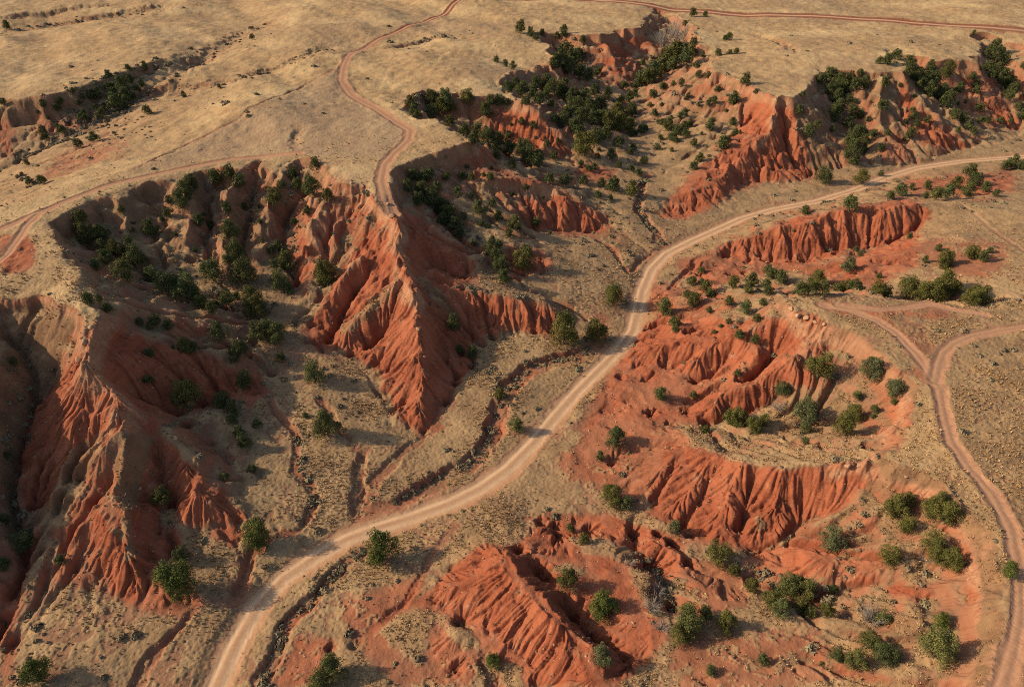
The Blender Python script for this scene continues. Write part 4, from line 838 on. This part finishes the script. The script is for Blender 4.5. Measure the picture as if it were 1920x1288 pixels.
ROWS = [
 ('junipers in the far left draw','{} juniper from the left on the dark wall of the far left draw',[(5,192,15),(80,195,16),(107,203,16),(113,190,14),(80,245,17),(84,258,16),(135,170,12),(155,182,11),(168,182,13),(186,180,12),(70,210,8)]),
 ('junipers in the far left draw','{} juniper from the left in the tree knot of the far draw',[(203,140,16),(240,127,12),(210,175,22),(215,192,30),(232,160,34),(243,148,18),(235,180,30),(265,157,16),(272,130,13),(270,120,10)]),
 ('scrub junipers by the red scar far left','{} low bush from the left by the red scar, far left',[(55,340,16),(78,338,18),(50,305,11),(40,327,9)]),
 ('junipers along the upper rim of the left bowl','{} juniper from the left along the upper rim of the left bowl',[(336,378,34),(345,357,34),(360,345,32),(405,332,30),(428,325,26),(449,342,30),(512,372,38),(548,325,24),(556,345,24),(585,350,40),(590,308,22),(612,367,28)]),
 ('junipers scattered on the walls of the left bowl','{} scattered juniper from the left on the back wall of the left bowl',[(313,400,20),(281,428,38),(373,413,26),(425,390,24),(432,433,38),(575,395,20)]),
 ('junipers at the west end of the left bowl','{} juniper from the left in the grove at the west end of the bowl',[(150,410,30),(148,430,28),(163,442,38),(187,440,38),(190,460,24),(215,468,34),(240,455,24),(180,497,26),(196,483,36),(232,510,44),(250,485,44),(238,470,26)],),
 ('junipers along the bottom of the left bowl','{} juniper from the left along the floor of the left bowl',[(288,518,40),(312,530,48),(345,540,56),(380,568,36),(365,555,32),(425,560,32),(395,508,52),(442,472,42),(456,512,54),(470,560,46),(482,580,46),(395,580,26)]),
 ('junipers at the mouth of the left bowl','{} juniper from the left at the mouth of the left bowl',[(537,490,40),(523,525,40),(540,540,24),(488,622,46),(518,626,44),(500,615,40)]),
 ('low junipers above the shaded red face','{} low dark juniper from the left on the slope above the shaded red face',[(165,562,24),(200,577,22),(185,560,18),(290,602,28),(315,612,24),(262,605,16),(280,612,16)],DARK),
 ('pair of junipers under the shaded red face','{} from the left of the two dark junipers by the pink wash',[(415,750,36),(437,764,34)],DARK),
 ('junipers in the gully right of the butte','{} juniper from the top in the shaded gully right of the butte',[(775,328,26),(800,330,30),(765,350,24),(790,355,34),(785,375,28),(810,372,36),(828,388,34),(842,402,34),(832,412,28),(852,422,30),(862,440,24),(820,350,20)],DARK),
 ('junipers in the lower gully east of the butte','{} juniper from the top down the lower gully east of the butte',[(920,465,34),(932,482,32),(940,497,34),(946,518,32)],DARK),
 ('junipers along the plateau lip above the next canyon','{} juniper from the left along the plateau lip above the canyon',[(770,193,24),(776,207,22),(813,187,34),(836,182,30),(828,202,36),(808,210,26),(845,200,24),(783,215,18),(842,228,24)]),
 ('junipers on top of the fluted red cliff','{} low juniper from the left on top of the fluted red cliff',[(920,190,22),(936,188,22),(950,192,16)]),
 ('junipers under the fluted red cliff','{} juniper from the left in the tree line under the fluted red cliff',[(868,245,26),(888,262,28),(895,248,34),(915,257,34),(935,262,30),(932,277,26),(955,280,34),(983,277,34),(997,292,46),(1008,302,28),(960,308,18),(932,292,18)],DARK),
 ('junipers along the upper canyon slope','{} juniper from the left in the upper canyon tree line',[(953,165,24),(967,158,26),(978,168,32),(1000,172,30),(1010,186,26),(1005,152,22),(1025,155,30),(1040,165,32),(1056,174,28),(1075,182,32),(1095,185,28),(1115,170,24)],DARK),
 ('junipers in the middle canyon','{} juniper from the left in the middle canyon thicket',[(1052,228,28),(1062,212,24),(1077,200,34),(1075,236,26),(1090,222,36),(1085,247,24),(1105,203,36),(1112,222,28),(1127,195,28),(1130,222,30),(1120,255,28),(1136,250,28)],DARK),
 ('junipers in the middle canyon','{} juniper from the left at the right end of the canyon thicket',[(1142,227,34),(1158,215,40),(1165,232,34),(1180,235,30),(1185,206,22)],OLIVE),
 ('junipers by the canyon head','{} juniper from the left along the plateau edge by the canyon head',[(930,112,14),(948,120,13),(962,124,15),(975,52,24),(995,60,16),(1005,70,16),(1016,62,13),(1045,68,12)]),
 ('junipers in the canyon head','{} juniper from the top in the side draw of the canyon head',[(1060,95,32),(1076,110,36),(1088,105,26),(1050,108,22),(1040,116,26),(1066,126,34),(1086,135,30),(1102,142,24),(1120,135,20),(1045,122,18)],DARK),
 ('junipers in the main canyon head','{} juniper from the left in the dark band of the main canyon',[(1195,158,22),(1205,117,13),(1202,148,28),(1215,145,30),(1226,135,34),(1240,125,36),(1252,110,40),(1262,120,28),(1268,100,36),(1282,95,32),(1288,108,30),(1296,96,26)]),
 ('junipers on the rim above the main canyon','{} small juniper from the left on the rim above the main canyon',[(1285,45,13),(1300,80,18),(1318,103,11),(1306,123,15),(1347,100,14),(1360,72,12),(1367,69,16),(1368,99,13),(1381,97,12),(1310,140,15),(1328,142,13),(1345,168,14)]),
 ('junipers on the lower main canyon floor','{} juniper from the left on the lower floor of the main canyon',[(1180,182,20),(1190,176,18),(1187,205,18),(1225,178,18),(1227,212,16),(1254,235,24),(1270,245,22),(1262,257,20),(1284,212,14),(1283,237,18),(1286,250,18),(1290,180,10)]),
 ('junipers on the canyon terraces','{} juniper from the left along the terrace below the canyon thicket',[(1030,335,22),(1060,338,24),(1094,338,20),(1128,343,20),(1150,347,28),(1185,355,30),(1122,366,16),(1145,370,12),(1160,310,14)]),
 ('junipers in the wooded draw right of the tall cliff','{} juniper from the top in the wooded draw right of the tall cliff',[(1540,150,22),(1557,142,26),(1575,152,32),(1592,150,26),(1563,168,32),(1582,168,30),(1604,160,22),(1570,185,28),(1622,156,24),(1612,140,14),(1574,200,30),(1566,210,26)],DARK),
 ('junipers in the lower wooded draw right of the tall cliff','{} juniper from the top in the lower wooded draw below the cliff',[(1600,210,22),(1590,230,26),(1612,215,20),(1606,256,36),(1614,248,24),(1594,264,22),(1600,282,38),(1622,262,18),(1620,278,18),(1602,300,22)],DARK),
 ('junipers in the draw between the right red faces','{} juniper from the top in the draw between the right red faces',[(1665,112,26),(1682,104,20),(1650,114,16),(1707,117,26),(1706,132,24),(1722,142,26),(1737,146,30),(1752,152,28),(1745,166,30),(1767,176,32),(1777,188,28),(1727,158,22)],DARK),
 ('junipers in the draw between the right red faces','{} small juniper from the top at the foot of the right draw',[(1790,215,22),(1806,222,22),(1817,236,18),(1827,246,14)],DARK),
 ('junipers in the far right draw','{} juniper from the top in the draw at the far right edge',[(1865,88,26),(1872,102,28),(1850,100,14),(1884,112,24),(1856,126,22),(1872,130,26),(1882,146,28),(1893,156,28),(1900,168,22),(1895,180,20),(1910,200,18),(1918,216,18)],DARK),
 ('junipers at the right edge beside the far road','{} juniper from the left at the right edge beside the far road',[(1885,311,18),(1900,305,28),(1916,310,22)]),
 ('junipers on the red flat below the far road','{} juniper from the left on the red flat below the far road',[(1670,366,18),(1690,357,24),(1710,351,14),(1740,348,18),(1736,367,16),(1756,364,26),(1776,360,28),(1795,343,26),(1815,358,26),(1829,338,28),(1850,352,22),(1868,362,14)]),
 ('junipers on the tan slope above the mesa','{} juniper from the left on the tan slope above the mesa',[(1605,467,11),(1613,476,13),(1760,465,16),(1776,484,34),(1768,494,24),(1823,474,30),(1845,481,22),(1856,470,13)],OLIVE),
 ('junipers in the wash behind the mesa','{} juniper from the left in the wash left of the mesa rim',[(1440,504,18),(1447,514,22),(1465,521,28),(1500,541,28),(1520,537,34),(1532,524,36),(1545,540,28),(1570,541,26,9),(1586,536,30,9),(1602,544,28,9.5)]),
 ('big junipers hidden to the waist behind the mesa rim','{} juniper from the left in the big clump behind the mesa rim',[(1642,553,32,11),(1660,549,30,11.4),(1708,530,48,13),(1730,545,40,12.8),(1752,541,46,13.2),(1776,530,46,13.6),(1790,542,30,13.6),(1763,553,34,12.6),(1842,555,40,15.4),(1820,563,34,15.2),(1828,545,30,15)],OLIVE),
 ('junipers on the hummocks right of the road','{} juniper from the left on the hummocks between road and wash',[(1297,528,22),(1288,553,16),(1302,563,30),(1325,540,28),(1333,550,20),(1375,530,28),(1410,526,28),(1405,541,24),(1440,546,20)]),
 ('junipers along the foot of the red gully slope','{} juniper from the left in the clump under the red gully slope',[(1370,782,30),(1387,785,44),(1412,797,34),(1432,789,26),(1420,804,22)],OLIVE),
 ('big junipers under the rim track','{} juniper from the left in the big pair of clumps under the rim track',[(1685,952,52),(1700,985,36),(1703,938,28),(1745,955,46),(1762,945,40),(1777,966,56)],OLIVE),
 ('junipers in the second clump under the rim track','{} juniper from the left in the second clump under the rim track',[(1752,1020,44),(1762,1045,40),(1786,1050,50)],OLIVE),
 ('junipers in the large lower right grove','{} juniper from the left in the large lower right grove',[(1410,1097,34),(1448,1125,42),(1465,1140,40),(1480,1100,50),(1510,1102,48),(1500,1135,40),(1520,1150,24),(1550,1145,32)]),
 ('junipers in the bottom right grove','{} juniper from the left in the grove at the bottom right',[(1568,1226,34),(1608,1240,44),(1632,1205,48),(1660,1225,50)]),
]
BARE = [
 ('bare_shrub',1640,1155,56,'big grey leafless shrub with green sprouts between the two lower right groves','shrub',60,.4,.8,None,2),
 ('bare_shrub',1222,1135,44,'spiky grey dead shrub on the dark ravine edge','shrub',46,.5,.75),
 ('bare_shrub',1234,1104,34,'pale spiky shrub at the top of the dark ravine','shrub',40,.5,.75),
 ('bare_shrub',1240,1175,36,'dim grey dead shrub deep in the ravine shade','shrub',36,.5,.6),
 ('bare_shrub',1735,1042,40,'grey dead branches leaning against the rim clump junipers','shrub',36,.6,.6),
 ('bare_shrub',385,347,30,'grey leafless shrub beside the tall junipers on the bowl rim','shrub',30,.3,1),
 ('bare_shrub',1460,760,30,'grey shrub on the gully slope left of the mesa juniper','shrub',34,.4,.7),
 ('bare_shrub',1180,1055,26,'grey shrub on the hump right of the red dome','shrub',30,.5,.6),
 ('bare_tree',1245,70,36,'leftmost leafless grey tree in the canyon head','tree',28,.1,1.1),
 ('bare_tree',1262,50,36,'tallest pale leafless tree in the canyon head','tree',28,.1,1.2),
 ('bare_tree',1270,75,34,'lowest leafless grey tree in the canyon head','tree',28,.1,1.1),
 ('bare_tree',1282,58,30,'rightmost leafless grey tree in the canyon head','tree',24,.1,1.1),
 ('bare_shrub',1100,128,28,'grey leafless shrub among the side draw junipers','shrub',26,.3,.9),
 ('bare_shrub',490,575,36,'pale leafless shrub at the end of the bowl floor trees','shrub',28,.4,.8),
 ('bare_shrub',400,545,32,'grey leafless shrub among the bowl floor trees','shrub',28,.4,.8),
]
BOULDERS = [
 (148,672,17,'flat pale boulder at the very tip of the left ridge'),(160,640,20,'largest pale block on the crest of the left ridge'),(172,612,16,'pale block at the back of the left ridge crest'),(150,585,12,'small pale block where the left ridge leaves the plateau'),
 (784,616,10,'pale boulder standing on the central butte crest line'),(796,668,9,'pale stone near the grassy ledge on the butte crest'),
 (1484,577,14,'pale block at the left tip of the mesa caprock'),(1496,590,13,'second pale block down from the mesa tip'),(1512,596,13,'third pale block along the broken mesa edge'),(1530,602,12,'fourth pale block along the broken mesa edge'),(1546,607,11,'last pale block along the broken mesa edge'),
 (1590,874,14,'pale ledge block over the left of the bowl rim corner'),(1612,872,15,'pale ledge block at the bowl rim corner'),
 (262,915,8,'white stone on the dark red face of the lower left spur'),(275,880,6,'tiny pale stone above the white stone on the lower left spur'),(1700,893,9,'pale stone at the edge of the rim below the track'),
 (735,404,12,'pale rock on the neck of the central butte'),(727,382,10,'pale rock at the top of the central butte neck'),(1455,187,12,'pale block capping the tall red cliff'),(680,349,10,'pale block on the caprock left of the butte track'),(660,343,10,'leftmost pale block on the caprock left of the butte track'),
]
WMIN = sorted([t[2] for t in SINGLE]+[p[2]*.85 for row in ROWS for p in row[2]], reverse=True)[295]
for px, py, w, label, *r in SINGLE:
    tree(px, py, w, label, 'junipers growing singly over the badlands', r[0] if r else None, r[1] if len(r) > 1 else None)
for group, tpl, pts, *r in ROWS:      # tpl has one gap for the place in the row
    key = (lambda p: p[1]) if 'top' in tpl else (lambda p: p[0])
    for i, p in enumerate(sorted(pts, key=key)):
        tree(p[0], p[1], p[2]*.85, tpl.format(ORD[i]), group, p[3] if len(p) > 3 else None, r[0] if r else None)
for poly, n in (([(150,420),(330,345),(600,325),(560,480),(480,600),(250,540)], 34), ([(960,150),(1180,160),(1260,100),(1300,115),(1200,330),(1050,310),(940,265)], 60), ([(1200,250),(1350,150),(1440,200),(1300,330)], 26), ([(1500,170),(1890,120),(1900,240),(1560,300)], 40), ([(760,330),(900,300),(1100,420),(950,520)], 26), ([(60,200),(240,150),(280,190),(100,270)], 22), ([(1200,500),(1500,520),(1480,640),(1300,760)], 14), ([(1400,740),(1680,700),(1690,820),(1500,840)], 3), ([(1300,1060),(1800,1000),(1800,1280),(1300,1280)], 5), ([(200,610),(420,620),(600,760),(460,960)], 12)):
    r_ = raster(poly); vy, vx = np.nonzero(r_)
    for j in rng.integers(0, len(vx), n):
        px, py = -240+(vx[j]+rng.random())*2400/MW, -140+(vy[j]+rng.random())*1600/MH
        MASS.append((*place(px, py, (6+9*rng.random())*(1+py/1400), None, .95), int(rng.integers(1000))))
V, F, S, off = [], [], [], 0
for x, y, z, W, H, k in MASS:
    me = far_crowns[k % 8]; n = len(me.vertices); v = np.empty(n*3, np.float32); me.vertices.foreach_get('co', v); v = v.reshape(-1, 3)
    a = k*1.7; R2 = np.array([[math.cos(a), math.sin(a)], [-math.sin(a), math.cos(a)]])
    v = np.concatenate([v[:, :2]@R2*W, v[:, 2:]*H], 1)+np.array([x, y, z-.05])
    sh = np.empty(n, np.float32); me.attributes['shade'].data.foreach_get('value', sh)
    V.append(v); S.append(sh); F.append(np.arange(n).reshape(-1, 4)+off); off += n
me = mesh_from('small_junipers', np.concatenate(V), np.concatenate(F), {'shade': np.concatenate(S)}, JUNI, False)
o = link('small_junipers', me); o['kind'] = 'stuff'; o['label'] = 'the smaller and farther junipers and bushes dotted over the draws'; o.color = (.95, .97, .95, 1)
print('trees', ntree, len(MASS), WMIN, time.time()-T0)

# ------------------------------------------------------------------ leafless shrubs and trees
TWIG, tn_, tl_, tb_ = new_mat('dead_wood'); NTt = NT(tn_, tl_); tc = NTt.node('ShaderNodeTexCoord')
tl_.new(NTt.mix(NTt.noise(tc.outputs['Object'], 7), (.20, .165, .14), (.42, .37, .33)), tb_.inputs['Base Color'])
def branches(seed, n, spread, fork=3):
    g = np.random.default_rng(seed); parts = []
    for k in range(n):
        a = g.random()*6.28; el = .35+g.random()*.95*(1-spread)+.1; l = .55+.4*g.random()
        d = np.array([math.cos(a)*math.cos(el), math.sin(a)*math.cos(el), math.sin(el)]); p0 = np.array([.03*g.standard_normal(), .03*g.standard_normal(), -.03]); p1 = p0+d*l*.5; p2 = p0+d*l+np.array([0, 0, .1*g.standard_normal()])
        parts.append(tube([p0, p1, p2], [.014, .010, .004], 4))
        for q in range(fork):
            e = d+g.standard_normal(3)*.5; s = p0+d*l*(.35+.5*g.random()); parts.append(tube([s, s+e*.16, s+e*.32+np.array([0, 0, .04])], [.008, .006, .003], 4))
    v, f = join(parts); return mesh_from('branches', v, f, {}, TWIG)
def bare(name, px, py, w, label, cat, seed, n=26, spread=.35, ratio=.8, zhint=None, green=0):
    x, y, z, W, H = place(px, py, w, zhint, ratio)
    r = bpy.data.objects.new(name, None); scene.collection.objects.link(r); r.location = (x, y, z-.03); r.scale = (W*.62, W*.62, H)
    r['label'] = label; r['category'] = cat; r['group'] = 'leafless grey shrubs and trees'
    link('branches', branches(seed, n, spread), r)
    if green:
        c = link('foliage', far_crowns[green], r); c.scale = (.9, .8, .75); c.location = (.45, -.15, 0); c.color = (1.2, 1.2, 1, 1)
    return r
for k, a in enumerate(BARE): bare(*a[:6], 800+k, *a[6:])

# ------------------------------------------------------------------ pale boulders along the broken caprock
ROCK, rn_, rl_, rb_ = new_mat('sandstone'); NTr = NT(rn_, rl_); tc = NTr.node('ShaderNodeTexCoord')
rl_.new(NTr.mix(NTr.noise(tc.outputs['Object'], 3, 5), (.30, .16, .095), (.45, .29, .185)), rb_.inputs['Base Color'])
def rock_mesh(seed):
    g = np.random.default_rng(seed); import bmesh
    bm = bmesh.new(); bmesh.ops.create_icosphere(bm, subdivisions=3, radius=.5); me = bpy.data.meshes.new('boulder')
    V = np.array([v.co for v in bm.verts]); pl = g.standard_normal((9, 3)); pl /= np.linalg.norm(pl, axis=1, keepdims=True)
    for p in pl:
        dd = V@p; o = .26+.16*g.random(); V -= np.maximum(dd-o, 0)[:, None]*p
    V += (fbm(V[:, 0]+V[:, 2]*.7+seed, V[:, 1]-V[:, 2]*.4, .3, 3, seed) * .035)[:, None]*V/np.linalg.norm(V, axis=1, keepdims=True)
    for v, c in zip(bm.verts, V): v.co = c
    bm.to_mesh(me); bm.free(); me.materials.append(ROCK); me.polygons.foreach_set('use_smooth', [True]*len(me.polygons)); return me
rocks = [rock_mesh(900+k) for k in range(6)]
for k, (px, py, w, label) in enumerate(BOULDERS):
    p = first_below(px, py, .25); dep = p[1]*CP+(CAM_H-p[2])*SP; W = w/FPX*dep
    o = link('boulder', rocks[k % 6]); o.location = (p[0], p[1], float(height(p[0], p[1]))-W*.04); o.scale = (W, W*.9, W*.75); o.rotation_euler = (.3*math.sin(k), .2, k*1.3)
    o['label'] = label; o['category'] = 'boulder'; o['group'] = 'pale boulders of broken caprock'
ws = cellw*inview[sub]*(dist[sub] < 260)*(1-rt[sub])*(.02+reda*(1-cover)+1.5*capa)[sub]*np.clip(140/dist[sub], .3, 1.3)**2
NK = 2600
kx, ky, kz, kd = scatter(NK, ws); V, F = [], []
vv = [np.array([v.co for v in r_.vertices]) for r_ in rocks]; import bmesh
bm = bmesh.new(); bmesh.ops.create_icosphere(bm, subdivisions=1, radius=.5); iv = np.array([v.co for v in bm.verts]); fi = np.array([[v.index for v in f.verts] for f in bm.faces]); bm.free()
sz = .10+.5*rng.random(NK)**5
P = iv[None]*(1+.35*rng.standard_normal((NK, len(iv), 1)))*sz[:, None, None]*np.array([1, .85, .65])+np.stack([kx, ky, kz], -1)[:, None]
me = mesh_from('loose_stones', P.reshape(-1, 3), (fi[None]+np.arange(NK)[:, None, None]*len(iv)).reshape(-1, 3), {}, ROCK, False)
o = link('loose_stones', me); o['kind'] = 'stuff'; o['label'] = 'loose pale stones littering the bare red slopes'
print('done', time.time()-T0)
